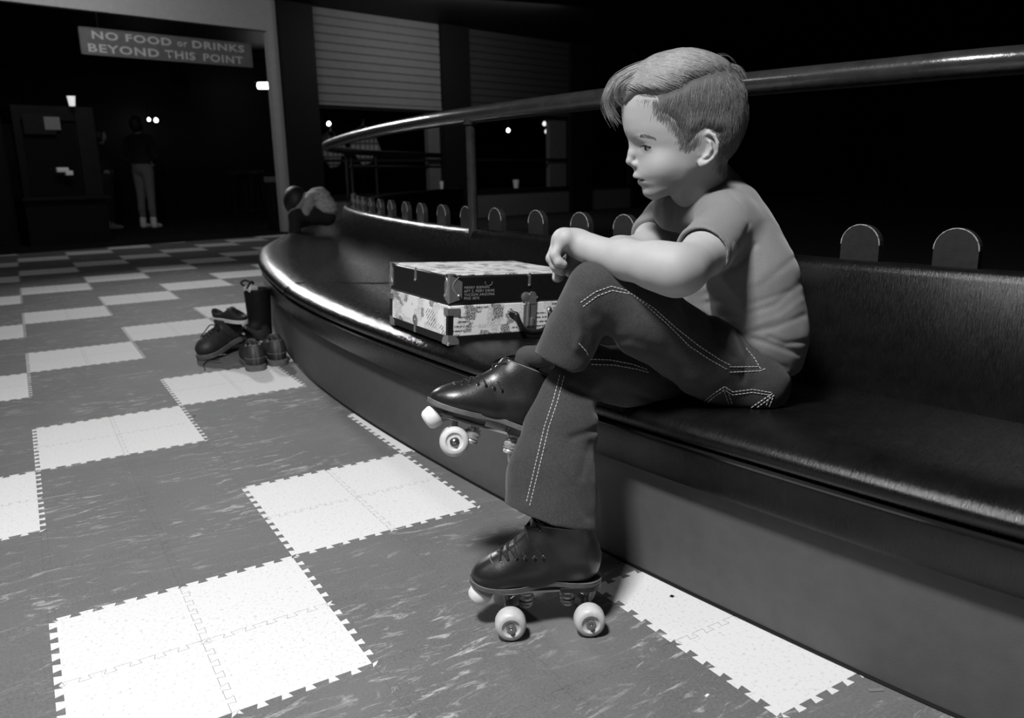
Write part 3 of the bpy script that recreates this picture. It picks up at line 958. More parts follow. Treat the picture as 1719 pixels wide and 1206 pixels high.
def ribbons(T, r0, r1, prof=None):
    """T (N,n,3) -> thin 3-sided tubes"""
    N, n, _ = T.shape
    D = np.gradient(T, axis=1); D /= np.maximum(np.linalg.norm(D, axis=2, keepdims=True), 1e-9)
    A = np.cross(D, np.array([.31, .52, .79])); A /= np.maximum(np.linalg.norm(A, axis=2, keepdims=True), 1e-9)
    B = np.cross(D, A); R = np.linspace(r0, r1, n)[None, :, None]
    ring = np.stack([T+R*(math.cos(t)*A+math.sin(t)*B) for t in (0, 2.094, 4.189)], 2)      # N,n,3,3
    V = ring.reshape(-1, 3); F = []
    base = (np.arange(N)[:, None]*n+np.arange(n-1)[None])*3
    for k in range(3):
        a = base+k; b = base+(k+1) % 3
        F.append(np.stack([a, b, b+3, a+3], -1).reshape(-1, 4))
    return V, np.vstack(F)
def seeds_px(n, poly, side=1, jitter=0):
    """random points on the hair surface inside a picture polygon"""
    P = np.array(poly, float); out = []
    tree = bvh(hair); 
    while len(out) < n:
        x, y = rng.uniform(P[:, 0].min(), P[:, 0].max()), rng.uniform(P[:, 1].min(), P[:, 1].max())
        if poly_sd(np.array([x]), np.array([y]), P)[0] > 0: continue
        h = tree.ray_cast(Vector(CAMP), Vector(unit(ray(x, y))))
        if h[0] is None: continue
        p = np.array(h[0])
        if side < 0:
            q = HL(p[None]); q[:, 1] *= -1; p = HW(q)[0]
        out.append(p)
    return np.array(out)
side_poly = [(1103, 168), (1142, 154), (1160, 141), (1186, 131), (1219, 126), (1240, 135), (1255, 170), (1254, 205), (1240, 240), (1215, 250), (1205, 222), (1184, 214), (1160, 225), (1150, 236), (1130, 198), (1108, 186)]
def d_side(P):
    q = HL(P); w = np.clip((-.02-q[:, 0])/.06, 0, 1)[:, None]
    return (np.array([.12, 0, -1.0])*(1-w)+np.array([-.10, 0, -1.0])*w)@HR
sd_pts = seeds_px(1100, side_poly)
T1 = strands(sd_pts, d_side, 5, .024, [.0002, .0006, .0009, .0009, .0004], 0, .12)
T1b = strands(seeds_px(250, side_poly, -1), d_side, 5, .022, [.0002, .0006, .0009, .0009, .0004], 0, .12)
top_poly = [(1100, 160), (1142, 148), (1160, 134), (1186, 125), (1219, 120), (1226, 112), (1190, 97), (1150, 94), (1100, 108), (1062, 124), (1050, 140), (1066, 156)]
def d_top(P):
    q = HL(P); w = np.clip((-.055-q[:, 0])/.02, 0, 1)[:, None]
    f = np.array([1.0, -.45, .10]); 
    up = np.clip((.045-abs(q[:, 1]))/.03, 0, 1)[:, None]
    D = np.array([1.0, -.15, .55])*(1-up)+np.array([1.0, -.40, -.05])*up
    return (D*(1-w)+np.array([-.7, -.1, -.6])*w)@HR
tp_pts = seeds_px(1300, top_poly)
T2 = strands(tp_pts, d_top, 7, .072, [.0003, .0012, .0020, .0024, .0022, .0016, .0008], 0, .10)
q_ = HL(tp_pts); q_[:, 1] *= -rng.uniform(0, 1, len(q_)); T2b = strands(HW(q_)[:350], lambda P: np.tile(np.array([.8, -.5, -.3])@HR, (len(P), 1)), 6, .05, [.0003, .001, .0015, .0015, .001, .0005], 0, .12)
back_poly = [(1215, 124), (1232, 118), (1250, 150), (1255, 180), (1240, 190), (1222, 150)]
T3 = strands(seeds_px(260, back_poly), lambda P: np.tile(np.array([-.5, 0, -.9])@HR, (len(P), 1)), 6, .035, [.0003, .0012, .002, .002, .0014, .0005], 0, .14)
vs, fs = [], []
hs = [ribbons(T1, .00035, .00018), ribbons(T1b, .00035, .0002)]
hs.append(ribbons(T3, .0004, .0002)); ht = [ribbons(T2, .00048, .0002), ribbons(T2b, .0005, .0003)]
# loose locks of the quiff
def lock(pts, n, spread, r=.00045):
    out = []
    for _ in range(n):
        o = rng.normal(size=3)*spread; c = []
        for i, (x, y, L) in enumerate(pts):
            s = sag(x, y, L); t = i/(len(pts)-1); c.append(HW((s[0]+o[0]*(.4+t), L+o[1]*(1+t), s[1]+o[2]*(.5+t))))
        out.append(crv(c, 12))
    return ribbons(np.array(out), r, r*.35)
ht += [lock([(1150, 98, .03), (1100, 112, .028), (1070, 128, .03), (1064, 150, .030), (1069, 172, .030), (1074, 186, .030)], 34, .0010, .0006),
       lock([(1155, 95, .02), (1095, 109, .018), (1050, 124, .012), (1026, 146, .004), (1018, 172, 0), (1026, 196, -.002)], 60, .0035),
       lock([(1150, 94, .0), (1090, 107, 0), (1045, 127, -.004), (1022, 152, -.01), (1019, 180, -.014), (1034, 207, -.014)], 60, .0045),
       lock([(1140, 98, .02), (1090, 112, .022), (1050, 130, .022), (1034, 148, .018), (1036, 166, .014), (1043, 172, .01)], 60, .003),
       lock([(1110, 112, .036), (1075, 128, .036), (1052, 140, .030), (1046, 152, .026), (1052, 164, .022)], 40, .0022),
       lock([(1215, 118, .01), (1228, 110, .01), (1240, 116, .012), (1248, 130, .012)], 24, .0028, .0003),
       lock([(1190, 96, .0), (1212, 92, .0), (1226, 96, .0), (1234, 106, 0)], 5, .002, .0002)]
V2, F2 = join_np(ht+hs)
nt = sum(len(f) for v, f in ht)
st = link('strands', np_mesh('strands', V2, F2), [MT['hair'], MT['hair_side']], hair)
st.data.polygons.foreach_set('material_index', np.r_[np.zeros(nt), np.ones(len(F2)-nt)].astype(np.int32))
# fine short hairs along the hairline, growing straight out of the skin
HPf = [(1067, 158), (1100, 162), (1105, 188), (1128, 201), (1141, 220), (1150, 244), (1160, 241), (1168, 226)]
HPb = [(1206, 224), (1211, 248), (1210, 284), (1222, 287)]
for line, n in ((HPf, 900), (HPb, 300)):
    c = []
    seg = np.linalg.norm(np.diff(np.array(line, float), axis=0), axis=1); cum = np.r_[0, np.cumsum(seg)]
    for _ in range(n):
        t = rng.uniform(0, cum[-1]); x = np.interp(t, cum, [p[0] for p in line])+rng.normal()*4.5+2; y = np.interp(t, cum, [p[1] for p in line])+rng.normal()*3.5
        h = headhit(x, y)
        if h is None: continue
        p, nrm = h; dr = (np.array([.25, 0, -1.0])+rng.normal(size=3)*.2)@HR if y > 165 else (np.array([.6, 0, .6])+rng.normal(size=3)*.2)@HR
        dr = unit(dr-nrm*(dr@nrm)); Lh = rng.uniform(.006, .014)
        c.append(np.array([p-nrm*.0002, p+dr*Lh*.5+nrm*.0006, p+dr*Lh+nrm*.0003]))
    Vh, Fh = ribbons(np.array(c), .00022, .00008)
    link('hairline', np_mesh('hairline', Vh, Fh), MT['hair_side'], hair)
# eyebrow
mbv = []
for side in (1, -1):
    c = []
    for k in range(90):
        t = rng.uniform(0, 1); x = 1064+t*34; y = 234-6.5*math.sin(math.pi*(.15+.75*t))+rng.uniform(-2.2, 2.2)
        h = headhit(x, y)
        if h is None: continue
        p, nrm = h
        if side < 0:
            q = HL(p[None]); q[:, 1] *= -1; p = HW(q)[0]; nl = nrm@HR.T; nl = nl*[1, -1, 1]; nrm = nl@HR
        dr = unit(-eF*1.0+eU*(.45-.9*t)+nrm*.1); dr = dr-nrm*(dr@nrm)
        c.append(np.array([p+nrm*.0001, p+dr*.003+nrm*.0007, p+dr*.0055+nrm*.0003]))
    V2, F2 = ribbons(np.array(c), .00022, .0001)
    link('eyebrow', np_mesh('eyebrow', V2, F2), MT['brow'], boy)

# ------------------------------------------------------------------ clothes
def vc(P, a, b, ra, rb, sv=.75):
    """tapered limb flattened along the view direction (cloth hanging flat)"""
    v = unit(ray(1000, 600)); a = np.asarray(a); b = np.asarray(b)
    q = P-a; q = q+np.outer(q@v, v)*(1/sv-1); bb = b-a; bb = bb+v*(bb@v)*(1/sv-1)
    return cone(q, np.zeros(3), bb, ra, rb)*sv
def folds(P, lst, near_d=None):
    x, y, z = PX(P); tot = np.zeros(len(P))
    for pts, amp, sig in lst:
        d = polydist(x, y, pts); tot += amp*np.exp(-(d/sig)**2)
    if near_d is not None: tot *= np.clip((near_d-z)/.05, 0, 1)
    return tot
SH_F = [([(1161, 512), (1208, 506), (1263, 510), (1322, 490)], .0040, 5), ([(1208, 548), (1245, 563), (1292, 577), (1340, 594)], .0045, 5),
        ([(1190, 534), (1245, 530), (1300, 512), (1345, 475)], .0040, 5.5), ([(1235, 497), (1281, 477), (1332, 435)], .0032, 6),
        ([(1201, 464), (1240, 444), (1267, 412)], .0035, 5), ([(1250, 560), (1300, 550), (1348, 530)], .0032, 5), ([(1292, 566), (1318, 577), (1350, 574)], .0035, 4),
        ([(1245, 408), (1258, 375), (1246, 345), (1222, 322)], .0018, 3), ([(1108, 336), (1101, 400)], .004, 5), ([(1133, 335), (1126, 400)], .0035, 4),
        ([(1118, 330), (1112, 400)], -.003, 4), ([(1225, 590), (1270, 596), (1320, 618)], .003, 5), ([(1170, 498), (1215, 486), (1250, 470)], .003, 6),
        ([(1270, 545), (1310, 532), (1345, 505)], -.002, 5)]
armdir = unit(PT(1130, 452, 1.215)-PT(1222, 378, 1.36))
HEMC = PT(1178, 426, 1.272)
def torso(P):
    d = U(P, [cone(P, PT(1240, 388, 1.405), PT(1263, 470, 1.41), .056, .069), cone(P, PT(1263, 470, 1.41), PT(1278, 560, 1.42), .069, .070), cone(P, PT(1278, 560, 1.42), PT(1278, 600, 1.43), .070, .066),
              cone(P, PT(1170, 392, 1.54), PT(1210, 470, 1.54), .052, .066), cone(P, PT(1210, 470, 1.54), PT(1232, 560, 1.54), .066, .070), cone(P, PT(1232, 560, 1.54), PT(1240, 610, 1.54), .07, .07),
              cone(P, PT(1208, 362, 1.47), PT(1250, 440, 1.47), .058, .066)], .05)
    # yoke and shoulders
    d = smin(d, cone(P, PT(1213, 366, 1.385), PT(1204, 338, 1.46), .044, .036), .03)
    d = smin(d, cone(P, PT(1204, 338, 1.46), PT(1122, 366, 1.59), .038, .040), .03)
    d = smin(d, cone(P, PT(1236, 352, 1.43), PT(1254, 400, 1.43), .040, .052), .03)
    return d
def shirt(P):
    d = torso(P)
    # near sleeve
    sl = cone(P, PT(1222, 374, 1.37), HEMC+armdir*.006, .048, .0445)
    ax = (P-HEMC)@armdir
    rib = np.exp(-((ax+.008)/.007)**2)*.0016
    sl = sl-rib
    d = smin(d, sl, .022)
    fs_ = cone(P, PT(1120, 366, 1.60), PT(1096, 392, 1.545), .043, .041)
    d = smin(d, fs_, .02)
    # cut at the cuff and hollow it round the arm
    loc = np.linalg.norm(P-HEMC, axis=1)
    cut = np.where(loc < .095, ax, -1.0)
    body = torso(P)
    d = np.where(loc < .085, smax(d, np.minimum(ax, body+.004), .002), d)
    inner = chain(P, [(PT(1215, 392, 1.34), .028), (HEMC, .0395), (HEMC+armdir*.05, .041)], .005)
    d = smax(d, -np.maximum(inner, -ax-.022), .0015)
    fd = unit(PT(1082, 420, 1.50)-PT(1096, 395, 1.545)); fc_ = PT(1092, 398, 1.535)
    fax = (P-fc_)@fd; d = smax(d, np.where(np.linalg.norm(P-fc_, axis=1) < .06, fax, -.05), .002)
    # neck opening
    nax = unit(PT(1148, 262, 1.40)-PT(1186, 322, 1.45)); nc = PT(1172, 318, 1.45)
    hgt = (P-nc)@nax
    nb = chain(P, [(PT(1178, 324, 1.455), .041), (PT(1160, 286, 1.43), .050), (PT(1130, 240, 1.40), .062)], .01)
    d = smin(d, cone(P, PT(1196, 322, 1.455), PT(1180, 296, 1.44), .052, .047), .015)
    d = smin(d, cone(P, PT(1165, 345, 1.46), PT(1130, 352, 1.47), .045, .04), .03)
    d = smax(d, -nb, .002)
    # ribbed neck band
    d = d+.7*folds(P, SH_F, 1.50)*(.75+.5*noise3(P, 25, 31))*1.0+.0022*noise3(P, 32, 11)+.0007*noise3(P, 110, 12)
    # lower hem: bunches out at the back, then ends
    u = (P-PT(1284, 622, 1.40))@unit(PT(1330, 648, 1.40)-PT(1310, 700, 1.40))
    x, y, z = PX(P)
    hem = (y-np.interp(x, [1150, 1185, 1210, 1240, 1272, 1290, 1300, 1345, 1370], [512, 528, 552, 575, 592, 640, 646, 625, 610]))*.00103
    d = smax(d, hem, .006)
    return d
def pad(a, k): return np.asarray(a)-k, np.asarray(a)+k
lo, hi = bbox(PT(1062, 340, 1.60), PT(1062, 400, 1.35), PT(1352, 650, 1.38), PT(1340, 300, 1.6), PT(1180, 290, 1.5), PT(1140, 440, 1.27), PT(1300, 640, 1.6), pad=.05)
shirt_o = sdf_obj('tee_shirt', shirt, lo, hi, .0024, MT['tee'], boy)
shirt_o['label'] = 'short-sleeved heather grey tee shirt with ribbed cuff'

JF = [([(968, 500), (975, 560), (968, 585)], -.004, 8), ([(1003, 530), (1030, 555), (1020, 590)], .003, 12), ([(1010, 575), (1060, 570), (1110, 592)], .002, 8),
      ([(1185, 520), (1200, 560), (1230, 600)], .003, 6), ([(1140, 510), (1160, 545)], .0025, 6), ([(1120, 640), (1170, 655)], .004, 7), ([(1236, 560), (1252, 600), (1248, 640)], .003, 5),
      ([(960, 650), (1000, 672), (1006, 690)], .006, 7), ([(1000, 722), (960, 735)], .004, 6), ([(915, 760), (960, 820), (985, 868)], .003, 8), ([(990, 745), (975, 800)], .003, 7), ([(870, 780), (880, 840)], .002, 6),
      ([(1060, 660), (1120, 680)], .004, 6), ([(1215, 662), (1232, 692)], .0015, 4)]
NL = [(PT(1250, 645, 1.405), .066), (PT(1180, 598, 1.37), .066), (PT(1085, 538, 1.325), .061), (PT(1003, 487, 1.30), .0485)]
def trousers_near(P):
    d = chain(P, NL, .02)
    d = smin(d, chain(P, [(PT(1000, 488, 1.30), .047), (PT(985, 515, 1.308), .046), (PT(962, 560, 1.325), .0455), (PT(946, 600, 1.335), .0455), (PT(936, 632, 1.345), .047)], .01), .014)
    c = PT(946, 612, 1.337); ax = (P-c)@unit(PT(937, 660, 1.345)-PT(958, 600, 1.325)+0.0)
    loc = np.linalg.norm(P-c, axis=1)
    x, y, z = PX(P)
    hem = (y-np.interp(x, [880, 903, 918, 940, 962, 980, 992, 1010], [585, 594, 606, 618, 627, 624, 606, 590]))*.00095
    cutd = np.where((loc < .085) & (x < 1010), hem, -.05)
    d = smax(d, cutd, .003)
    inn = chain(P, [(PT(962, 560, 1.325), .028), (PT(944, 606, 1.337), .0405), (PT(930, 660, 1.35), .050)], .01)
    d = smax(d, -inn, .002)
    return d
def trousers_far(P):
    d = chain(P, [(PT(1200, 645, 1.545), .064), (PT(1100, 640, 1.47), .058), (PT(988, 622, 1.395), .052)], .02)
    low = U(P, [vc(P, PT(975, 625, 1.39), PT(955, 665, 1.378), .050, .0505, .95), vc(P, PT(955, 665, 1.378), PT(943, 720, 1.360), .0505, .061, .85), vc(P, PT(943, 720, 1.360), PT(925, 800, 1.338), .061, .0725, .78), vc(P, PT(925, 800, 1.338), PT(921, 890, 1.320), .0745, .078, .74)], .012)
    d = smin(d, low, .02)
    x, y, z = PX(P)
    hem = (y-np.interp(x, [830, 846, 880, 930, 998, 1010], [838, 845, 859, 876, 889, 891])-(z-1.32)*(-120))*.001
    d = smax(d, np.where(y > 760, hem, -.05), .002)
    inn = chain(P, [(PT(943, 720, 1.36), .03), (PT(925, 830, 1.334), .046), (PT(921, 930, 1.315), .053)], .02)
    inn = np.minimum(inn, U(P, [vc(P, PT(925, 815, 1.335), PT(921, 930, 1.312), .065, .068, .66)], .01))
    d = smax(d, -inn, .002)
    return d
def trousers(P):
    d = np.minimum(smin(trousers_near(P), ell(P, PT(1253, 655, 1.42), (.062, .062, .058)), .02), 9)
    pel = U(P, [cone(P, PT(1255, 640, 1.42), PT(1228, 640, 1.54), .066, .066), cone(P, PT(1262, 610, 1.43), PT(1238, 605, 1.53), .060, .062)], .03)
    far = trousers_far(P)
    x, y, z = PX(P)
    w = np.clip((x-1080)/80, 0, 1)
    n_ = smin(d, pel, .03)
    d = np.where(w > 0, smin(n_, far, .004+.02*w), np.minimum(n_, far))
    d = d+folds(P, JF, 1.47)+.0028*noise3(P, 30, 21)+.0009*noise3(P, 95, 22)
    off = (P[:, 0]/S-np.interp(P[:, 1]/S, BC[:, 1], BC[:, 0]))*.99          # rest on the cushion
    zs = S*np.interp(off, [-.098, -.088, -.062, -.02, .03, .09, .16, .3, .6, .97], [.70, .753, .774, .793, .806, .812, .811, .797, .765, .735])+.001
    d = smax(d, np.where((off > -.096) & (P[:, 2] > .2), zs-P[:, 2], -.05), .004)
    return d
lo, hi = bbox(PT(850, 840, 1.28), PT(1000, 885, 1.45), PT(1312, 710, 1.36), PT(1000, 440, 1.25), PT(1290, 560, 1.60), PT(1240, 700, 1.60), pad=.02)
jeans = sdf_obj('jeans', trousers, lo, hi, .0025, MT['denim'], boy)
jeans['label'] = 'dark flared jeans with pale double stitching'
jt = bvh(jeans)
SEAMS = [[(975, 508), (1000, 490), (1026, 481), (1052, 488), (1084, 512), (1117, 541), (1157, 581), (1190, 603), (1225, 623)],
         [(979, 515), (1003, 497), (1027, 488), (1048, 492), (1062, 494), (1099, 519), (1135, 551), (1172, 580), (1208, 604), (1227, 614)],
         [(1225, 616), (1274, 616), (1278, 621)], [(1225, 625), (1276, 623), (1290, 617)], [(1252, 585), (1267, 603), (1276, 619)],
         [(1179, 676), (1198, 661), (1216, 649), (1230, 658), (1263, 654), (1298, 660)], [(1182, 681), (1200, 665), (1216, 655), (1230, 663), (1263, 659), (1296, 664)],
         [(1219, 650), (1234, 691)], [(1214, 652), (1229, 694)], [(1296, 661), (1263, 683), (1240, 698)], [(1299, 664), (1268, 686), (1246, 702)], [(1292, 665), (1281, 694)], [(1297, 668), (1287, 692)], [(1179, 676), (1177, 698)],
         [(991, 603), (1026, 605), (1062, 612), (1092, 623)], [(993, 612), (1030, 613), (1068, 620), (1090, 626)],
         [(940, 630), (929, 672), (914, 717), (899, 780), (883, 848)], [(947, 632), (936, 674), (921, 719), (906, 782), (889, 851)],
         [(972, 577), (984, 590), (989, 602)]]
for s_ in SEAMS:
    mb = MB()
    for run in onto(jt, [tuple(p) for p in s_], .0006, 2.0):
        run = np.array(run)
        for i in range(0, len(run)-2, 3):
            mb.add(*tube(run[i:i+3], .00075, 5))
    if mb.V: mb.build('stitching', MT['thread'], jeans)

# ------------------------------------------------------------------ roller skates (built upright at the origin, toe towards +x, near side towards +y)
MT['leather'] = grey('black_leather', .014, .34, .4, 30, .12, 260, spec=.6)
MT['leather_edge'] = grey('worn_leather_edge', .20, .5, .4, 80)
MT['sole'] = grey('stacked_sole', .10, .55, .3, 60, .2, 200)
MT['heel'] = grey('black_heel', .012, .45, .2, 60)
MT['lace'] = grey('black_lace', .012, .8, .2, 200, .5, 600)
MT['wheel'] = grey('urethane_wheel', .62, .42, .12, 90, .1, 200)
MT['stopper'] = grey('white_rubber_stop', .80, .6, .1, 60)
MT['hub'] = grey('steel_nut', .55, .3, .2, 200, metal=1)
MT['hole'] = grey('dark_recess', .01, .6, .1, 50)
def k_boot(P):
    """boot upper, toe at x=.125, heel at x=-.088, sole top at z=.080"""
    y2 = P*np.array([1, 1.0, 1])
    z0 = .080
    d = U(P, [ell(P, (.087, 0, .091), (.041, .034, .024)), ell(P, (.055, 0, .098), (.050, .0365, .031)), ell(P, (.01, 0, .106), (.055, .034, .042)),
              ell(P, (-.052, 0, .108), (.038, .032, .042))], .025)
    d = smin(d, cone(P, (.070, 0, .103), (.005, 0, .160), .022, .028), .02)
    shaft = U(P, [cone(P, (-.048, 0, .125), (-.040, 0, .215), .036, .036), cone(P, (-.018, 0, .130), (-.008, 0, .218), .032, .032)], .02)
    d = smin(d, shaft, .022)
    d = smax(d, z0-P[:, 2], .002)
    # top line, front of shaft a little higher at the tongue
    top = P[:, 2]-(.190+.10*P[:, 0])
    d = smax(d, top, .003)
    inn = cone(P, (-.026, 0, .165), (-.024, 0, .25), .026, .031)
    d = smax(d, -inn, .002)
    # throat: lacing gap with tongue
    t = np.clip((.098-P[:, 0])/.1, 0, 1)
    d = d-.0006*noise3(P, 70, 5)
    g = np.exp(-(P[:, 1]/.0055)**2)*np.where((P[:, 0] < .080) & (P[:, 0] > -.02), 1, 0)
    d = d+.0022*g
    return d
BV, BF = surf(k_boot, (-.10, -.055, .07), (.14, .055, .25), .0025, 1)
boot_tree = BVHTree.FromPolygons([tuple(v) for v in BV], [tuple(int(i) for i in f) for f in BF])
def on_boot(p, dr, lift=.0004):
    h = boot_tree.ray_cast(Vector(p)-Vector(dr)*.2, Vector(dr))
    return None if h[0] is None else np.array(h[0])+np.array(h[1])*(lift if h[1].dot(Vector(dr)) < 0 else -lift)
def sole_outline(n=60, grow=0):
    xs = [(.131, 0), (.128, .013), (.118, .025), (.100, .034), (.075, .0385), (.05, .038), (.02, .031), (-.01, .028), (-.045, .031), (-.07, .031), (-.086, .022), (-.092, .008)]
    up = [(x, y+grow*np.sign(y)) for x, y in xs]; dn = [(x, -y) for x, y in up[1:]][::-1]
    return crv(np.array(up+dn+[up[0]]), n)[:-1]
def plate(outline, z0, z1, bend=None):
    o = np.asarray(outline); n = len(o); zb = np.zeros(n) if bend is None else np.array([bend(x) for x, y in o])
    V = [(x, y, z0+b) for (x, y), b in zip(o, zb)]+[(x, y, z1+b) for (x, y), b in zip(o, zb)]
    F = [tuple(range(n))[::-1], tuple(range(n, 2*n))]+[(i, (i+1) % n, (i+1) % n+n, i+n) for i in range(n)]
    return V, F
def bend_s(x): return .006*max(0, (x-.085)/.045)**2+.004*math.exp(-((x-.0)/.03)**2)
EYES = [(.079, .0125), (.066, .015), (.052, .017), (.038, .0185), (.023, .0195), (.009, .0205), (-.003, .0215), (-.010, .0225)]
EZ = []
def skate_parts():
    parts = {}
    parts['boot'] = ('np', (BV, BF), MT['leather'])
    mb = MB().add(*plate(sole_outline(), .0725, .0805, bend_s)); parts['sole'] = ('mb', mb, MT['sole'], .0012)
    ho = [(x, y*1.0) for x, y in sole_outline() if x < -.022]
    # heel block
    hx = sorted([(x, y) for x, y in ho if y >= 0], key=lambda t: -t[0]); hl = [(-.020, .030)]+hx; hl = hl+[(x, -y) for x, y in hl[::-1]]
    mb = MB().add(*plate(hl, .0645, .0735)); parts['heel'] = ('mb', mb, MT['heel'], .001)
    # metal mounting plate
    pl = [(.085, .016), (.06, .020), (.03, .016), (-.02, .016), (-.06, .020), (-.078, .014)]
    pl = pl+[(x, -y) for x, y in pl[::-1]]
    mb = MB().add(*plate(pl, .0600, .0645)); mb.add(*plate([(.09, .012), (.02, .012), (.02, -.012), (.09, -.012)], .0645, .0725))
    parts['plate'] = ('mb', mb, MT['metal'], .0008)
    for k, xw in enumerate((.0655, -.0655)):
        sgn = 1 if k == 0 else -1
        mb = MB()
        X = Matrix.Translation((xw, 0, .0257))
        mb.add(*tube([(xw, -.066, .0257), (xw, .066, .0257)], .0035, 10))
        mb.add(*tube([(xw, -.030, .0257), (xw, -.020, .034), (xw, .020, .034), (xw, .030, .0257)], [.007, .008, .008, .007], 10))
        mb.add(*tube([(xw, 0, .034), (xw-.028*sgn, 0, .052)], .006, 10))
        mb.add(*tube([(xw+.008*sgn, 0, .062), (xw+.003*sgn, 0, .036)], .006, 10))
        parts['truck.%d' % k] = ('mb', mb, MT['metal_dark'], 0)
        mb = MB()
        cx = xw-.030*sgn
        mb.add(*lathe([(.006, .028), (.010, .029), (.012, .033), (.010, .037)], 20), X=Matrix.Translation((cx, 0, 0)))
        mb.add(*lathe([(.013, .0375), (.013, .0395)], 20), X=Matrix.Translation((cx, 0, 0)))
        mb.add(*lathe([(.010, .040), (.0135, .044), (.0135, .047), (.010, .051)], 20), X=Matrix.Translation((cx, 0, 0)))
        mb.add(*lathe([(.008, .051), (.008, .061)], 16), X=Matrix.Translation((cx, 0, 0)))
        mb.add(*lathe([(.012, .052), (.012, .055)], 20), X=Matrix.Translation((cx, 0, 0)))
        parts['cushion.%d' % k] = ('mb', mb, MT['metal'], 0)
        for sd in (1, -1):
            mb = MB()
            prof = [(.0085, .020), (.016, .0185), (.0205, .0155), (.0245, .0100), (.0257, .003), (.0257, -.006), (.0235, -.0125), (.018, -.015), (.008, -.015)]
            prof = [(.0085, .0125), (.0125, .0128), (.0155, .0160), (.0195, .0158), (.0235, .0130), (.0257, .006), (.0257, -.008), (.0235, -.0140), (.018, -.016), (.008, -.016)][::-1]
            V, F = lathe([(r, h*sd) for r, h in prof], 40, axis=1, cap=True)
            mb.add(V, F if sd > 0 else [f[::-1] for f in F], X=Matrix.Translation((xw, .049*sd, .0257)))
            w = ('mb', mb, MT['wheel'], 0)
            hb = MB()
            hb.add(*lathe([(.0082, .0118), (.0082, .0142), (.0070, .0146)], 24, axis=1), X=Matrix.Translation((xw, .049*sd, .0257)) @ Matrix.Diagonal((1, sd, 1, 1)))
            hb.add(*lathe([(.0045, .0143), (.0045, .0190), (.003, .0200)], 6, axis=1), X=Matrix.Translation((xw, .049*sd, .0257)) @ Matrix.Diagonal((1, sd, 1, 1)))
            hb.add(*lathe([(.0018, .0198), (.0016, .0225)], 10, axis=1), X=Matrix.Translation((xw, .049*sd, .0257)) @ Matrix.Diagonal((1, sd, 1, 1)))
            parts['wheel.%d%d' % (k, sd > 0)] = w; parts['wheel.%d%d>axle_nut' % (k, sd > 0)] = ('mb', hb, MT['hub'], 0)
    # toe stop
    mb = MB(); ax = unit((.62, 0, -.78))
    z = ax; x = unit(np.cross((0, 1, 0), z)); y = np.cross(z, x)
    mb.add(*lathe([(.012, -.004), (.019, .0), (.0205, .006), (.0185, .018), (.014, .023), (.006, .0245)], 28), X=frame((.108, 0, .062), x, y, z))
    parts['toe_stop'] = ('mb', mb, MT['stopper'], 0)
    mb = MB(); mb.add(*tube([(.082, 0, .068), (.108, 0, .058)], [.009, .012], 12)); mb.add(*box(.085, .118, -.011, .011, .0625, .0735)); mb.add(*box(.078, .10, -.018, .018, .064, .069))
    parts['toe_stop_bracket'] = ('mb', mb, MT['metal_dark'], .001)
    # eyelets and laces
    pos = []
    for (x, y) in EYES:
        pr = []
        for sd in (1, -1):
            nrm = unit((.35, sd*.85, .75)) if x > .01 else unit((.75, sd*.9, .25))
            # hit from outside
            base = np.array([x, sd*y, .12 if x > .03 else (.14 if x > .01 else .16)])
            dr = unit((0, -sd*.35, -1.0)) if x > .006 else unit((-1, -sd*.25, -.25))
            src = np.array([x, sd*y, 0]) if x > .006 else np.array([0, sd*y, .163+(-x+.006)*1.5])
            if x > .006:
                h = boot_tree.ray_cast(Vector((x+0*dr[0], sd*(y+.35*.1), .2+.0)), Vector(dr))
            else:
                h = boot_tree.ray_cast(Vector((.1, sd*(y+.025), src[2]+.025)), Vector(dr))
            if h[0] is None: continue
            pr.append((np.array(h[0]), np.array(h[1])))
        if len(pr) == 2: pos.append(pr)
    ei = 0
    for pr in pos:
        for p, nn in pr:
            eb = MB(); ei += 1
            z = nn; x = unit(np.cross((0, .3, 1), z)); y = np.cross(z, x)
            c = [p+.0026*(math.cos(a)*x+math.sin(a)*y)+nn*.0004 for a in np.linspace(0, 2*math.pi, 13)[:-1]]
            eb.add(*tube(c, .0008, 5, closed=True)); parts['eyelet.%02d' % ei] = ('mb', eb, MT['hub'], 0)
    lb = MB()
    for i, pr in enumerate(pos):
        a, b = pr[0], pr[1]
        for j in ([i+1] if i+1 < len(pos) else []):
            for s0, s1 in ((0, 1), (1, 0)):
                p0, p1 = pos[i][s0][0], pos[j][s1][0]
                n0, n1 = pos[i][s0][1], pos[j][s1][1]
                m_ = (p0+p1)/2; mm = m_+unit(n0+n1)*.0045
                hit = boot_tree.ray_cast(Vector(m_+unit(n0+n1)*.03), Vector(-unit(n0+n1)))
                if hit[0] is not None: mm = np.array(hit[0])+unit(n0+n1)*.0030
                lb.add(*tube(crv([p0-n0*.001, p0+n0*.0022, mm, p1+n1*.0022, p1-n1*.001], 10), .0019, 6))
    q = (pos[0][0][0]+pos[0][1][0])/2
    # bow over the toe end
    kx = (pos[-3][0][0]+pos[-3][1][0])/2+np.array([.006, 0, .004])
    for sd in (1, -1):
        lb.add(*tube(crv([kx, kx+[.012, sd*.014, .006], kx+[.030, sd*.016, -.012], kx+[.024, sd*.006, -.012], kx+[.004, sd*.002, -.001]], 16), .0019, 6))
        lb.add(*tube(crv([kx, kx+[.008, sd*.010, -.002], kx+[.020, sd*.022, -.020], kx+[.026, sd*.026, -.030]], 12), .0019, 6))
    parts['laces'] = ('mb', lb, MT['lace'], 0)
    # worn pale edge lines: toe cap seam and top line
    tb = MB()
    line = []
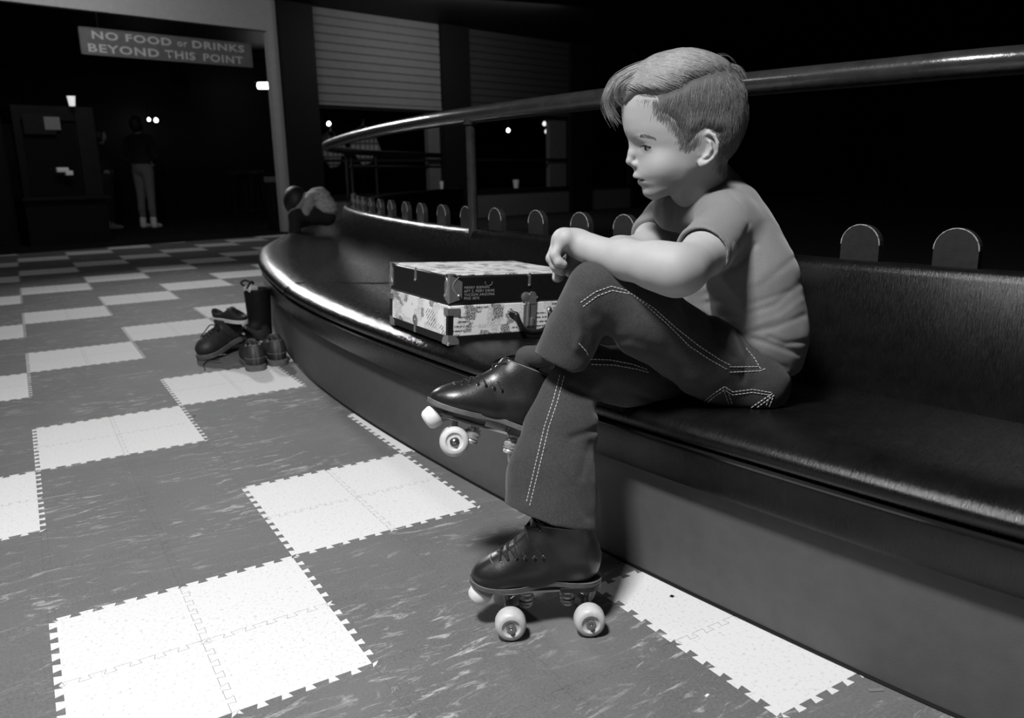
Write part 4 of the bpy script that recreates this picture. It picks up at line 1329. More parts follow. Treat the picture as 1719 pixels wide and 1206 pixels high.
    for a in np.linspace(-1.25, 1.25, 30):
        h = boot_tree.ray_cast(Vector((.083+.0*a, 0, .112)) + Vector((math.cos(a)*.12, math.sin(a)*.12, 0.06-.03*abs(a))), -Vector((math.cos(a), math.sin(a), .42-.22*abs(a))))
        if h[0] is not None: line.append(np.array(h[0])+np.array(h[1])*.0004)
    if len(line) > 3: tb.add(*tube(line, .0007, 5))
    o = sole_outline(); w = [(x, y*.985, .0812+bend_s(x)) for x, y in o]
    tb.add(*tube(w, .0008, 5, closed=True))
    back = []
    for z in np.linspace(.195, .083, 24):
        h = boot_tree.ray_cast(Vector((-.2, 0, z)), Vector((1, 0, 0)))
        if h[0] is not None: back.append(np.array(h[0])-[.0004, 0, 0])
    tb.add(*tube(back, .0009, 5))
    tl = []
    for a in np.linspace(math.radians(35), math.radians(325), 50):
        x_, y_ = -.026+.031*math.cos(a)*1.25, .031*math.sin(a)
        zt = .1885+.10*x_
        h = boot_tree.ray_cast(Vector((-.026+math.cos(a)*.1, math.sin(a)*.1, zt-.0025)), -Vector((math.cos(a), math.sin(a), 0)))
        if h[0] is not None: tl.append(np.array(h[0])+np.array(h[1])*.0003)
    tb.add(*tube(tl, .0010, 5))
    parts['piping'] = ('mb', tb, MT['leather_edge'], 0)
    return parts
SK = skate_parts()
def build_skate(M_, label, cache={}):
    root = empty('roller_skate', label=label, cat='roller skate', group='pair of roller skates on the boy\'s feet', mat=M_)
    made = {}
    for key, p in SK.items():
        nm = key.split('>')[-1].split('.')[0]; par = made[key.split('>')[0]] if '>' in key else root
        if key in cache:
            o = bpy.data.objects.new(nm, cache[key]); COL.objects.link(o); o.parent = par
        elif p[0] == 'np': o = link(nm, np_mesh(nm, *p[1]), p[2], par, True, False)
        else: o = p[1].build(nm, p[2], par, world=False)
        if p[0] == 'mb' and p[3]:
            b = o.modifiers.new('bevel', 'BEVEL'); b.width = p[3]; b.segments = 2; b.limit_method = 'ANGLE'
        cache[key] = o.data; made[key] = o
    return root
# standing skate: from the ground contacts of its near wheels
A = onz(857, 1071, 0); B = onz(990, 1064, 0)
d_ = unit(A-B); n_ = np.array([d_[1], -d_[0], 0]); n_ = n_ if n_@(CAMP-A) > 0 else -n_
ctr = (A+B)/2-n_*.049; ctr[2] = 0.0003
y_ = n_; z_ = np.array([0, 0, 1.0])
# local +y must be x cross-compatible: right-handed frame needs y = z cross x
ly = np.cross(z_, d_)
M1 = frame(ctr, d_, ly, z_)
build_skate(M1, 'black leather roller skate standing flat on the floor beneath the flared trouser leg')
# crossed skate: heel hidden behind the standing shin, toe up
ang = math.radians(17)
c0 = PT(763, 742, 1.345)                     # near front wheel centre
v_ = -unit(ray(830, 680)); lf = unit(np.cross(v_, [0, 0, 1.0])); lf = lf if lf@_rt < 0 else -lf; upv = unit(np.cross(lf, v_)); upv = upv if upv[2] > 0 else -upv
yaw = math.radians(4)
f0 = unit(lf*math.cos(yaw)+v_*math.sin(yaw)); s0 = unit(v_*math.cos(yaw)-lf*math.sin(yaw))
X2 = f0*math.cos(ang)+upv*math.sin(ang); Z2 = upv*math.cos(ang)-f0*math.sin(ang)
Y2 = np.cross(Z2, X2)
sy = 1 if Y2@v_ > 0 else -1
org = c0-(X2*.0655+Y2*(sy*.062)+Z2*.0257)
M2 = frame(org, X2, Y2, Z2)
build_skate(M2, 'black leather roller skate on the crossed foot, held in the air beside the bench')

# socks from the trouser legs down into the boots
W1 = np.array(M1 @ Vector((-.026, 0, .13))); W2_ = np.array(M2 @ Vector((-.026, 0, .13)))
T2_ = np.array(M2 @ Vector((-.024, 0, .202))); T1_ = np.array(M1 @ Vector((-.026, 0, .20)))
for a, t_, b, ra in ((PT(940, 592, 1.345), T2_, W2_, .020), (PT(930, 800, 1.335), T1_, W1, .026)):
    sdf_obj('sock', lambda P: chain(P, [(a, ra), (t_, .0215), (b, .0215)], .01)+.0006*noise3(P, 150, 4), *bbox(a, b, pad=.045), .003, MT['sock'], boy)

# ------------------------------------------------------------------ carrying case covered in newspaper
def newspaper():
    t = NT('newspaper_covering'); vec = t.map(); L_ = t.l
    sep = t.n('ShaderNodeSeparateXYZ'); L_(vec, sep.inputs[0])
    # printed text: fine rows broken into words, in blocks
    def vor(scale, out='Color'):
        v = t.n('ShaderNodeTexVoronoi', distance='CHEBYCHEV'); v.inputs['Scale'].default_value = scale; L_(vec, v.inputs['Vector']); return v
    z = t.math('ADD', sep.outputs[2], t.math('MULTIPLY', sep.outputs[1], .0))
    hcoord = t.math('ADD', sep.outputs[2], t.math('MULTIPLY', sep.outputs[1], .93))
    wcoord = t.math('ADD', sep.outputs[0], sep.outputs[1])
    row = t.math('FRACT', t.math('MULTIPLY', hcoord, 330)); rowm = t.math('GREATER_THAN', row, .50)
    cmb = t.n('ShaderNodeCombineXYZ'); L_(t.math('MULTIPLY', wcoord, 260), cmb.inputs[0]); L_(t.math('FLOOR', t.math('MULTIPLY', hcoord, 330)), cmb.inputs[1])
    wn = t.n('ShaderNodeTexNoise'); wn.inputs['Scale'].default_value = 1.3; wn.inputs['Detail'].default_value = 1; L_(cmb.outputs[0], wn.inputs['Vector'])
    word = t.math('GREATER_THAN', wn.outputs['Fac'], .47)
    v1 = vor(24); s1 = t.n('ShaderNodeSeparateColor'); L_(v1.outputs['Color'], s1.inputs[0])
    block = t.math('GREATER_THAN', s1.outputs[0], .42)
    txt = t.math('MULTIPLY', t.math('MULTIPLY', rowm, word), block)
    v2 = vor(40); s2 = t.n('ShaderNodeSeparateColor'); L_(v2.outputs['Color'], s2.inputs[0])
    pic = t.math('MULTIPLY', t.math('GREATER_THAN', s2.outputs[1], .80), t.math('GREATER_THAN', t.noise(vec, 320, 3, .8), .47))
    rule = t.n('ShaderNodeTexVoronoi', feature='DISTANCE_TO_EDGE'); rule.inputs['Scale'].default_value = 24; L_(vec, rule.inputs['Vector'])
    rl = t.math('MULTIPLY', t.math('LESS_THAN', v1.outputs['Distance'], .0), 1)
    ink = t.math('MAXIMUM', t.math('MULTIPLY', txt, .62), t.math('MULTIPLY', pic, .9))
    hv = vor(16); s3 = t.n('ShaderNodeSeparateColor'); L_(hv.outputs['Color'], s3.inputs[0])
    head = t.math('MULTIPLY', t.math('GREATER_THAN', s3.outputs[2], .72), t.math('MULTIPLY', t.math('GREATER_THAN', t.math('FRACT', t.math('MULTIPLY', hcoord, 90)), .62), t.math('GREATER_THAN', t.noise(t.map((400, 400, 60)), 1, 0), .42)))
    ink = t.math('MAXIMUM', ink, t.math('MULTIPLY', head, .9))
    L_(t.mix(ink, .92, .05), t.b.inputs['Base Color']); t.b.inputs['Roughness'].default_value = .45
    return t.m
MT['news'] = newspaper()
MT['case'] = grey('black_case_covering', .010, .4, .2, 60, .1, 300, spec=.5)
MT['chrome'] = grey('chrome_fitting', .50, .25, .1, 60, metal=.75)
CW, CD, CH, CS = .395, .34, .168, .094
R_ = Matrix.Rotation(0.010, 4, 'Z') @ Matrix.Rotation(0.003, 4, 'X') @ Matrix.Rotation(0.062, 4, 'Y')
CM = Matrix.Translation((.888, .617, .3462)) @ R_
case = empty('carrying_case', label='boxy case papered in newspaper with chrome corners lying on the bench seat', cat='case', mat=CM)
def cpart(name, mb, m, parent=None, bev=.002, **kw): return mb.build(name, m, parent or case, world=False, bevel=bev, **kw)
cpart('lower_shell', MB().add(*box(0, CW, 0, CD, .018, CS)), MT['news'])
cpart('bottom_edging', MB().add(*box(-.0015, CW+.0015, -.0015, CD+.0015, 0, .020)), MT['case'])
lid = cpart('lid', MB().add(*box(-.001, CW+.001, -.001, CD+.001, CS+.001, CH-.002)), MT['case'], bev=.005)
cpart('lid_paper', MB().add(*box(.004, CW-.004, .004, CD-.004, CH-.004, CH)), MT['news'], bev=.001)
def corner(x, y, z, sx, sy, sz, L_=.026, name='corner_guard', par=None):
    """three-winged pressed corner with a rounded tip"""
    t = .0022; mb = MB()
    def wing(pts, off):
        pass
    def leaf(a, b, cdir):
        # leaf in plane spanned by a,b ; thickness along c
        n = 10; pts = [(0, 0)]+[(L_*1.15*math.cos(u)**.8, L_*1.15*math.sin(u)**.8*.8) for u in np.linspace(0, math.pi/2, n)]
        V = []
        for th in (-.0004, t):
            for p, q in pts: V.append(np.array([x, y, z])+a*(p-.001)+b*(q-.001)+cdir*th)
        k = len(pts); F = [tuple(range(k))[::-1], tuple(range(k, 2*k))]+[(i, (i+1) % k, (i+1) % k+k, i+k) for i in range(k)]
        mb.add(V, F)
    X, Y, Z = np.array([sx, 0, 0.]), np.array([0, sy, 0.]), np.array([0, 0, sz*1.0])
    leaf(X, Z, -Y); leaf(Y, Z, -X); leaf(X, Y, -Z)
    mb.add(*lathe([(.0001, -.0062), (.0045, -.0045), (.0062, 0), (.0045, .0045), (.0001, .0062)], 14), X=Matrix.Translation((x+sx*.002, y+sy*.002, z+sz*.002)))
    o = cpart(name, mb, MT['chrome'], par, bev=0)
for x, sx in ((0, 1), (CW, -1)):
    for y, sy in ((0, 1), (CD, -1)):
        corner(x, y, .0, sx, sy, 1)
        # lid corner: tall ribbed clamp
        mb = MB(); z0, z1 = CS+.006, CH+.001
        for a, b in (((sx*.034, 0), (0, -sy*.0025)), ((0, sy*.020), (-sx*.0025, 0))):
            p = [(x, y), (x+a[0], y+a[1])]; q = [(u+b[0], v+b[1]) for u, v in p]
            V = [(*p[0], z0), (*p[1], z0+.010), (*p[1], z1-.018), (*p[0], z1), (*q[0], z0), (*q[1], z0+.010), (*q[1], z1-.018), (*q[0], z1)]
            mb.add(V, [(0, 1, 2, 3), (7, 6, 5, 4), (0, 4, 5, 1), (1, 5, 6, 2), (2, 6, 7, 3), (3, 7, 4, 0)])
            e = [(x+a[0]*.75+b[0], y+a[1]*.75+b[1], z0+.014), (x+a[0]*.30+b[0], y+a[1]*.30+b[1], z0+.034), (x+a[0]*.32+b[0], y+a[1]*.32+b[1], z1-.02), (x+a[0]*.7+b[0], y+a[1]*.7+b[1], z1-.006)]
            mb.add(*tube(crv(e, 12), .0015, 6))
            mb.add(*lathe([(.0001, .004), (.003, .003), (.0042, 0)], 12), X=frame((x+a[0]*.75+b[0]*1.2, y+a[1]*.75+b[1]*1.2, z0+.018), *( ((1, 0, 0), (0, 0, 1), (0, -1*sy, 0)) if a[0] else ((0, 1, 0), (0, 0, 1), (-1*sx, 0, 0)) )))
        mb.add(*tube([(x, y, z0), (x, y, z1)], .0032, 8)); mb.add(*box(min(x-sx*.001, x+sx*.018), max(x-sx*.001, x+sx*.018), min(y-sy*.001, y+sy*.018), max(y-sy*.001, y+sy*.018), CH-.001, CH+.0015))
        cpart('corner_guard', mb, MT['chrome'], lid, bev=0)
        mb = MB()
        mb.add(*box(min(x-sx*.003, x+sx*.030), max(x-sx*.003, x+sx*.030), min(y-sy*.003, y), max(y-sy*.003, y)+.001, CS-.024, CS-.006))
        mb.add(*box(min(x-sx*.003, x), max(x-sx*.003, x)+.001, min(y-sy*.003, y+sy*.022), max(y-sy*.003, y+sy*.022), CS-.024, CS-.006))
        cpart('corner_guard', mb, MT['chrome'], bev=.001)
        cpart('edge_strip', MB().add(*box(min(x-sx*.001, x+sx*.012), max(x-sx*.001, x+sx*.012), min(y-sy*.001, y), max(y-sy*.001, y)+.0005, .02, CS-.006)).add(*box(min(x-sx*.001, x), max(x-sx*.001, x)+.0005, min(y-sy*.001, y+sy*.012), max(y-sy*.001, y+sy*.012), .02, CS-.006)), MT['case'], bev=0)
# side clips on the long left side
for z0, z1, par in ((CH-.030, CH+.001, lid), (.002, .034, case)):
    mb = MB().add(*box(-.0032, 0, CD*.52, CD*.52+.009, z0, z1)); mb.add(*lathe([(.0001, .0035), (.003, .0025), (.004, 0)], 12), X=frame((-.003, CD*.52+.0045, (z0 if par is lid else z1)), (0, 1, 0), (0, 0, 1), (-1, 0, 0)))
    if par is case: mb.add(*lathe([(.014, 0), (.014, .002)], 20), X=frame((-.0005, CD*.52+.0045, .034), (0, 1, 0), (0, 0, 1), (-1, 0, 0)))
    cpart('side_clip', mb, MT['chrome'], par, bev=0)
# front lock and handle
FX = .232
mb = MB(); Fm = lambda x, z, t=0: frame((x, -.001-t, z), (1, 0, 0), (0, 0, 1), (0, -1, 0))
mb.add(*lathe([(.013, 0), (.013, .003), (.009, .005), (.0055, .0055)], 22), X=Fm(FX-.014, CS+.014)); mb.add(*lathe([(.010, 0), (.010, .004)], 18), X=Fm(FX+.006, CS+.018))
mb.add(*box(FX-.016, FX+.016, -.006, 0, CS-.004, CS+.012)); mb.add(*lathe([(.0001, .004), (.0035, .003), (.0045, 0)], 12), X=Fm(FX+.020, CS+.012))
cpart('lock_hasp', mb, MT['chrome'], lid, bev=0)
mb = MB(); mb.add(*box(FX-.020, FX+.018, -.005, 0, .030, CS-.004)); mb.add(*box(FX-.010, FX-.004, -.009, 0, .034, CS)); mb.add(*box(FX+.002, FX+.010, -.009, 0, .034, .055))
cpart('lock_plate', mb, MT['chrome'], bev=.001)
mb = MB()
hp = [(FX-.062, -.004, .072), (FX-.052, -.016, .070), (FX-.046, -.022, .052), (FX-.034, -.026, .032), (FX-.010, -.027, .022), (FX+.014, -.027, .022), (FX+.036, -.026, .030), (FX+.050, -.022, .050), (FX+.054, -.016, .070), (FX+.062, -.004, .074)]
V, F = tube(crv(hp, 40), [.004]*5+[.0068]*30+[.004]*5, 10); mb.add(V, F)
cpart('handle', mb, MT['case'], bev=0)
for sx in (-1, 1):
    mb = MB().add(*lathe([(.0075, 0), (.0075, .004), (.004, .007)], 16), X=Fm(FX+sx*.060, .074)); mb.add(*tube([(FX+sx*.060, -.005, .074), (FX+sx*.046, -.018, .070)], .0035, 8))
    cpart('handle_mount', mb, MT['chrome'], bev=0)
mb = MB().add(*lathe([(.0001, .004), (.003, .003), (.004, 0)], 12), X=Fm(FX-.004, CH-.030)); mb.add(*box(FX-.007, FX-.001, -.0028, 0, CH-.028, CH+.001))
cpart('top_clip', mb, MT['chrome'], lid, bev=0)
# lettering on the lid front, rubbed and half legible
MT['ink'] = grey('pale_label_ink', .34, .7, .4, 500)
def text(name, body, size, M_, m, parent, extrude=.0003, spacing=1.0):
    cu = bpy.data.curves.new(name, 'FONT'); cu.body = body; cu.size = size; cu.extrude = extrude; cu.space_character = spacing; cu.resolution_u = 3
    o = bpy.data.objects.new('tmp', cu); COL.objects.link(o)
    dg = bpy.context.evaluated_depsgraph_get(); me = bpy.data.meshes.new_from_object(o.evaluated_get(dg)); bpy.data.objects.remove(o)
    me.name = name; me.materials.clear(); me.materials.append(m)
    o2 = bpy.data.objects.new(name, me); COL.objects.link(o2); o2.parent = parent; o2.matrix_basis = M_
    return o2
text('lettering', 'MERRY BEEMAN\nAPT 2. MERY DRIVE\nTUCSON ARIZONA\nPHO 3875', .0088, Fm(.040, CH-.034), MT['ink'], lid, extrude=.0002, spacing=1.15)
mb = MB(); c = [(.108+.010*math.cos(a), -.0018, CH-.020+.008*math.sin(a)) for a in np.linspace(math.pi*.9, math.pi*2.1, 16)]; mb.add(*tube(c, .0004, 4))
cpart('scuff_ring', mb, MT['ink'], lid, bev=0)

# ------------------------------------------------------------------ shoes left on the floor at the bend of the bench
MT['brown'] = grey('scuffed_brown_leather', .030, .55, .4, 50, .4, 120)
MT['dark_suede'] = grey('dark_suede', .016, .7, .3, 60, .3, 200)
MT['rubber'] = grey('worn_rubber_sole', .13, .7, .3, 60)
MT['canvas'] = grey('white_canvas', .55, .8, .15, 80)
MT['shoe_in'] = grey('shoe_lining', .02, .9, .2, 60)
def shoe_sdf(h=.075, w=.040, toe=.034):
    def f(P):
        d = U(P, [ell(P, (.085, 0, .035), (.045, w, toe)), ell(P, (.03, 0, .04), (.06, w*.95, .044)), ell(P, (-.055, 0, .045), (.045, w*.85, .050))], .03)
        d = smin(d, cone(P, (-.055, 0, .05), (-.050, 0, h+.01), w*.78, w*.72), .02)
        d = smin(d, cone(P, (-.02, 0, .05), (-.008, 0, h+.012), w*.62, w*.5), .02)
        d = smax(d, .016-P[:, 2], .002)
        d = smax(d, P[:, 2]-(h+.015*np.sin(P[:, 0]*40)), .004)
        inn = U(P, [cone(P, (-.055, 0, .055), (-.055, 0, h+.06), w*.62, w*.68), cone(P, (-.02, 0, .06), (-.015, 0, h+.06), w*.48, w*.52)], .012)
        return smax(d, -inn, .002)+.0006*noise3(P, 60, 3)
    return f
def make_shoe(M_, label, upper, sole, h=.075, w=.040, laces=None, trim=None, back=False, group=None, tongue=False):
    root = empty('shoe', label=label, cat='shoe', group=group, mat=M_)
    f = shoe_sdf(h, w); V, F = surf(f, (-.13, -.06, 0), (.15, .06, h+.06), .004, 1)
    link('upper', np_mesh('upper', V, F), upper, root, True, False)
    tree = BVHTree.FromPolygons([tuple(v) for v in V], [tuple(int(i) for i in q) for q in F])
    o = [(x*1.02, y*w/.040*1.06) for x, y in [(.131, 0), (.128, .014), (.118, .026), (.100, .036), (.075, .0405), (.05, .040), (.02, .034), (-.01, .031), (-.05, .034), (-.08, .033), (-.098, .022), (-.103, .008)]]
    o = o+[(x, -y) for x, y in o[1:]][::-1]
    MB().add(*plate(crv(np.array(o+[o[0]]), 50)[:-1], 0, .019)).build('sole', sole, root, bevel=.002, world=False)
    if laces is not None:
        lb = MB(); prev = None
        for x in np.linspace(.078, .012, 5):
            pr = []
            for sd in (1, -1):
                hh = tree.ray_cast(Vector((x, sd*.014, .2)), Vector((0, 0, -1)))
                pr.append(None if hh[0] is None else np.array(hh[0])+[0, 0, .0015])
            if pr[0] is None or pr[1] is None: continue
            lb.add(*tube(crv([pr[0], (pr[0]+pr[1])/2+[0, 0, .005], pr[1]], 8), .0024, 6))
            if prev is not None: lb.add(*tube(crv([prev[0], (prev[0]+pr[1])/2+[0, 0, .006], pr[1]], 8), .0024, 6))
            prev = pr
        if prev is not None:
            k = (prev[0]+prev[1])/2+np.array([.0, 0, .006])
            lb.add(*tube(crv([k, k+[.01, .02, .008], k+[.03, .028, -.006], k+[.012, .012, -.002]], 12), .0022, 6))
            lb.add(*tube(crv([k, k+[.01, -.02, .006], k+[.032, -.030, -.010], k+[.05, -.045, -.03]], 12), .0022, 6))
        lb.build('laces', laces, root, world=False)
    if trim is not None:
        tb = MB()
        for sd in (.35, -.35, .22, -.22):
            ln = []
            for z in np.linspace(.022, h-.004, 12):
                hh = tree.ray_cast(Vector((-.25, sd*.028 if abs(sd) > .3 else sd*.02, z)), Vector((1, 0, 0)))
                if hh[0] is not None: ln.append(np.array(hh[0])-[.0005, 0, 0])
            if len(ln) > 2: tb.add(*tube(ln, .0008, 5))
        for z in (.020, .046, h-.006):
            ln = []
            for a in np.linspace(-1.2, 1.2, 24):
                hh = tree.ray_cast(Vector((-.055-.15*math.cos(a), .15*math.sin(a), z)), Vector((math.cos(a), -math.sin(a), 0)))
                if hh[0] is not None: ln.append(np.array(hh[0])+np.array(hh[1])*.0005)
            if len(ln) > 2: tb.add(*tube(ln, .0009, 5))
        tb.build('seam_piping', trim, root, world=False)
    return root
def place(px, py, z, yaw_dir, pitch=0, roll=0, off=0, at=None, k=1.0):
    """put the reference point of a shoe at a floor point; toe along yaw_dir"""
    p = onz(px, py, z) if at is None else np.array(at)
    x = unit((yaw_dir[0], yaw_dir[1], 0)); zz = np.array([0, 0, 1.0]); y = np.cross(zz, x)
    R0 = np.array(frame(p, x, y, zz))
    return Matrix(R0.tolist()) @ Matrix.Rotation(pitch, 4, 'Y') @ Matrix.Rotation(roll, 4, 'X') @ Matrix.Scale(k, 4) @ Matrix.Translation((off, 0, 0))
vd = unit(np.r_[ray(450, 600)[:2], 0])
pair = 'pair of dark seamed shoes'
make_shoe(place(432, 624, 0, unit(vd+[-.12, 0, 0]), off=.103, k=1.10), 'dark shoe with piped seams on its heel, left one of the pair', MT['brown'], MT['rubber'], .098, .040, MT['lace'], MT['leather_edge'])
make_shoe(place(469, 615, 0, unit(vd+[-.12, 0, 0]), off=.103, k=1.10), 'dark shoe with piped seams on its heel, right one beside the bench', MT['brown'], MT['rubber'], .098, .040, MT['lace'], MT['leather_edge'])
tp, hl = onz(336, 606, 0), onz(430, 578, 0)
dr = unit(tp-hl)
make_shoe(place(0, 0, 0, dr, pitch=.20, off=-.134, at=tp+[0, 0, .001], k=1.12), 'scuffed brown lace-up shoe with its toe pointing left and lace trailing', MT['brown'], MT['rubber'], .112, .043, MT['lace'], None)
ln = crv([onz(368, 604, .02), onz(350, 606, .006), onz(342, 612, .003), onz(344, 621, .003)], 14)
tag(MB().add(*tube(ln, .0028, 6)).build('shoelace', MT['brown']), 'dark loose shoelace end lying on the floor in front of the brown shoe', 'shoelace')
make_shoe(place(0, 0, 0, unit(_rt[:2]*.85+vd[:2]*-.5), pitch=.03, at=PT(382, 540, 3.42), k=.82), 'low sneaker with a white sole balanced on top of the shoe heap', MT['dark_suede'], MT['canvas'], .055, .034, MT['lace'])
make_shoe(place(0, 0, 0, unit(_rt[:2]*-.8+vd[:2]*.5), at=onz(392, 588, 0)+[.03, .14, 0]), 'worn shoe at the bottom of the heap under the sneaker', MT['dark_suede'], MT['canvas'], .098, .036)
make_shoe(place(0, 0, 0, unit(_rt[:2]*-.9-vd[:2]*.5), at=onz(432, 583, 0)+[-.02, .06, 0]), 'white-laced dark shoe half hidden behind the pair with seams', MT['dark_suede'], MT['canvas'], .085, .036, MT['canvas'])
b0 = onz(458, 575, 0)
MT['boot_black'] = grey('black_boot_leather', .008, .6, .3, 40, .3, 120, spec=.2)
boot = empty('boot', b0, 'tall black boot standing behind the other shoes against the bench', 'boot')
fB = lambda P: smin(smin(ell(P, (.05, 0, .035), (.07, .037, .036)), cone(P, (-.03, 0, .04), (-.03, 0, .25), .050, .060), .03), ell(P, (.0, 0, .05), (.06, .036, .045)), .03)
def fB2(P): return smax(smax(fB(P), .012-P[:, 2], .002), smax(P[:, 2]-.25, -cone(P, (-.03, 0, .2), (-.03, 0, .3), .050, .055), .002), .003)
V, F = surf(fB2, (-.12, -.08, 0), (.14, .08, .27), .005, 1)
bm = place(0, 0, 0, unit(-_rt[:2]*.6-vd[:2]*.6), at=b0+np.array([-.06, .06, 0]))
boot.matrix_world = bm
link('upper', np_mesh('upper', V, F), MT['boot_black'], boot, True, False)
MB().add(*plate([(.12, 0), (.11, .025), (.07, .038), (0, .032), (-.05, .036), (-.072, .02), (-.072, -.02), (-.05, -.036), (0, -.032), (.07, -.038), (.11, -.025)], 0, .014)).build('sole', MT['heel'], boot, world=False)
MB().add(*box(-.02, .028, -.026, .026, .235, .262)).build('white_tag', MT['canvas'], boot, world=False, bevel=.006)
MB().add(*tube(crv([(.01, -.01, .25), (.03, -.03, .275), (.0, -.04, .285), (-.02, -.01, .27), (.02, .03, .285), (.03, .01, .255)], 20), .005, 7)).build('lace_loop', MT['lace'], boot, world=False)

# ------------------------------------------------------------------ sign
MT['sign'] = grey('sign_panel', .13, .6, .15, 12)
MT['sign_in'] = grey('sign_letters', .50, .6, .1, 30)
s0, s1 = w_s(164), w_s(438); zt, zb = 2.37, 2.085
c = WO+WD*((s0+s1)/2)-WN*.02
SM = frame((c[0], c[1], (zt+zb)/2), (WD[0], WD[1], 0), (0, 0, 1), (-WN[0], -WN[1], 0))
# frame() needs x cross y = z
SM = Matrix([[WD[0], 0, WD[1], c[0]], [WD[1], 0, -WD[0], c[1]], [0, 1, 0, (zt+zb)/2], [0, 0, 0, 1]])
sg = empty('hanging_sign', label='long hanging sign reading NO FOOD or DRINKS BEYOND THIS POINT', cat='sign', mat=SM)
Wd = s1-s0; Hd = zt-zb
MB().add(*box(-Wd/2, Wd/2, -Hd/2, Hd/2, -.015, .0)).build('panel', MT['sign'], sg, smooth=False, world=False)
m = MB(); t_ = .012
for a in ((-Wd/2-t_/2, Wd/2+t_/2, Hd/2-t_, Hd/2), (-Wd/2-t_/2, Wd/2+t_/2, -Hd/2, -Hd/2+t_), (-Wd/2-t_/2, -Wd/2+t_, -Hd/2, Hd/2), (Wd/2-t_, Wd/2+t_/2, -Hd/2, Hd/2)): m.add(*box(*a, -.016, .008))
m.build('sign_frame', MT['lowwall'], sg, smooth=False, world=False)
for sx in (-.8, .8): MB().add(*tube([(sx*Wd/2, Hd/2, -.008), (sx*Wd/2, .175+Hd/2, -.008)], .004, 6)).build('hanger_rod', MT['black'], sg, world=False)
def fit_text(body, x0, x1, y0, y1, nm='lettering', off=.012):
    cu = bpy.data.curves.new(nm, 'FONT'); cu.body = body; cu.size = 1; cu.extrude = .0; cu.offset = off; cu.space_character = 1.12; cu.resolution_u = 3
    o = bpy.data.objects.new('tmp', cu); COL.objects.link(o)
    dg = bpy.context.evaluated_depsgraph_get(); me = bpy.data.meshes.new_from_object(o.evaluated_get(dg)); bpy.data.objects.remove(o)
    P = np.array([v.co[:] for v in me.vertices]); a, b = P.min(0), P.max(0)
    for v in me.vertices:
        v.co = ((v.co.x-a[0])/(b[0]-a[0])*(x1-x0)+x0, (v.co.y-a[1])/(b[1]-a[1])*(y1-y0)+y0, .004)
    me.name = nm; me.materials.clear(); me.materials.append(MT['sign_in'])
    o2 = bpy.data.objects.new(nm, me); COL.objects.link(o2); o2.parent = sg
W2 = Wd/2
fit_text('NO FOOD', -W2+.10*Wd*.62, -W2+.50*Wd, .028, .112, off=.025)
fit_text('or', -W2+.535*Wd, -W2+.595*Wd, .030, .085, off=.015)
fit_text('DRINKS', -W2+.625*Wd, -W2+.955*Wd, .028, .112, off=.025)
fit_text('BEYOND', -W2+.035*Wd, -W2+.42*Wd, -.112, -.022, off=.025)
fit_text('THIS', -W2+.455*Wd, -W2+.635*Wd, -.112, -.022, off=.025)
fit_text('POINT', -W2+.685*Wd, -W2+.94*Wd, -.112, -.022, off=.025)

# ------------------------------------------------------------------ booth in the doorway
MT['booth'] = grey('dark_booth_wood', .006, .6, .3, 20, spec=.15)
MT['booth_lit'] = grey('booth_lit_tone', .011, .6, .3, 20, spec=.15)  # lighter copy of the booth colour, with the light on it painted in
def wM(px, depth, z=0):
    p = CAMP+ray(px, 290)*depth
    return Matrix([[WD[0], -WD[1], 0, p[0]], [WD[1], WD[0], 0, p[1]], [0, 0, 1, z], [0, 0, 0, 1]])
bo = empty('booth', label='dark glazed booth standing at the left side of the doorway', cat='booth', mat=wM(100, 9.05))
MB().add(*box(-.40, .46, 0, .7, 0, .52)).build('base_cabinet', MT['booth'], bo, smooth=False, world=False, bevel=.005)
MB().add(*box(-.43, .50, -.06, .72, .52, .56)).build('counter_ledge', MT['booth_lit'], bo, smooth=False, world=False, bevel=.004)
MB().add(*box(.24, .44, -.02, .18, .56, 1.56)).build('corner_post', MT['booth_lit'], bo, smooth=False, world=False, bevel=.004)
MB().add(*box(-.40, -.32, -.02, .08, .56, 1.56)).build('corner_post', MT['booth'], bo, smooth=False, world=False, bevel=.004)
MB().add(*box(-.40, .44, 0.0, .7, 1.40, 1.56)).build('header_panel', MT['booth'], bo, smooth=False, world=False, bevel=.004)
MB().add(*box(-.32, .24, .03, .036, .56, 1.40)).build('glass_pane', MT['glass'], bo, smooth=False, world=False)
MB().add(*box(-.30, .02, -.03, -.02, 1.25, 1.47)).build('menu_board', MT['booth_lit'], bo, smooth=False, world=False)
MT['paper'] = grey('paper', .20, .8, .1, 60)
MT['bright'] = grey('white_plastic', .85, .5, .05, 60)
MB().add(*box(-.09, .07, -.035, -.031, 1.30, 1.44)).build('paper_notice', MT['paper'], bo, smooth=False, world=False)
def cup(px, depth, zb, h, label, glow=None, group=None):
    p = CAMP+ray(px, 290)*depth; p[2] = zb
    m = MB().add(*lathe([(.0, 0), (.032*h/.11, 0), (.045*h/.11, h), (.047*h/.11, h), (.047*h/.11, h-.004), (.041*h/.11, h-.003), (.03*h/.11, .004)], 20, cap=False), X=Matrix.Translation(tuple(p)))
    o = m.build('paper_cup', glow or MT['bright']); tag(o, label, 'cup', group); return o
MT['glow_cup'] = emit('glowing_cup', .55)  # cup given its own glow in place of light falling on it
cup(137, 9.12, 1.561, .105, 'white paper cup standing on top of the booth post', MT['glow_cup'])
mm = MB().add(*box(-.035, .09, -.03, .03, 0, .055)); mm.add(*box(.05, .13, -.03, .03, -.035, .02))
cl = mm.build('folded_cloth', MT['bright'], bevel=.01); cl.matrix_world = wM(103, 8.85, .84); tag(cl, 'white folded card fixed to the booth glass', 'card')
cl.matrix_world = wM(101, 8.98, .83)
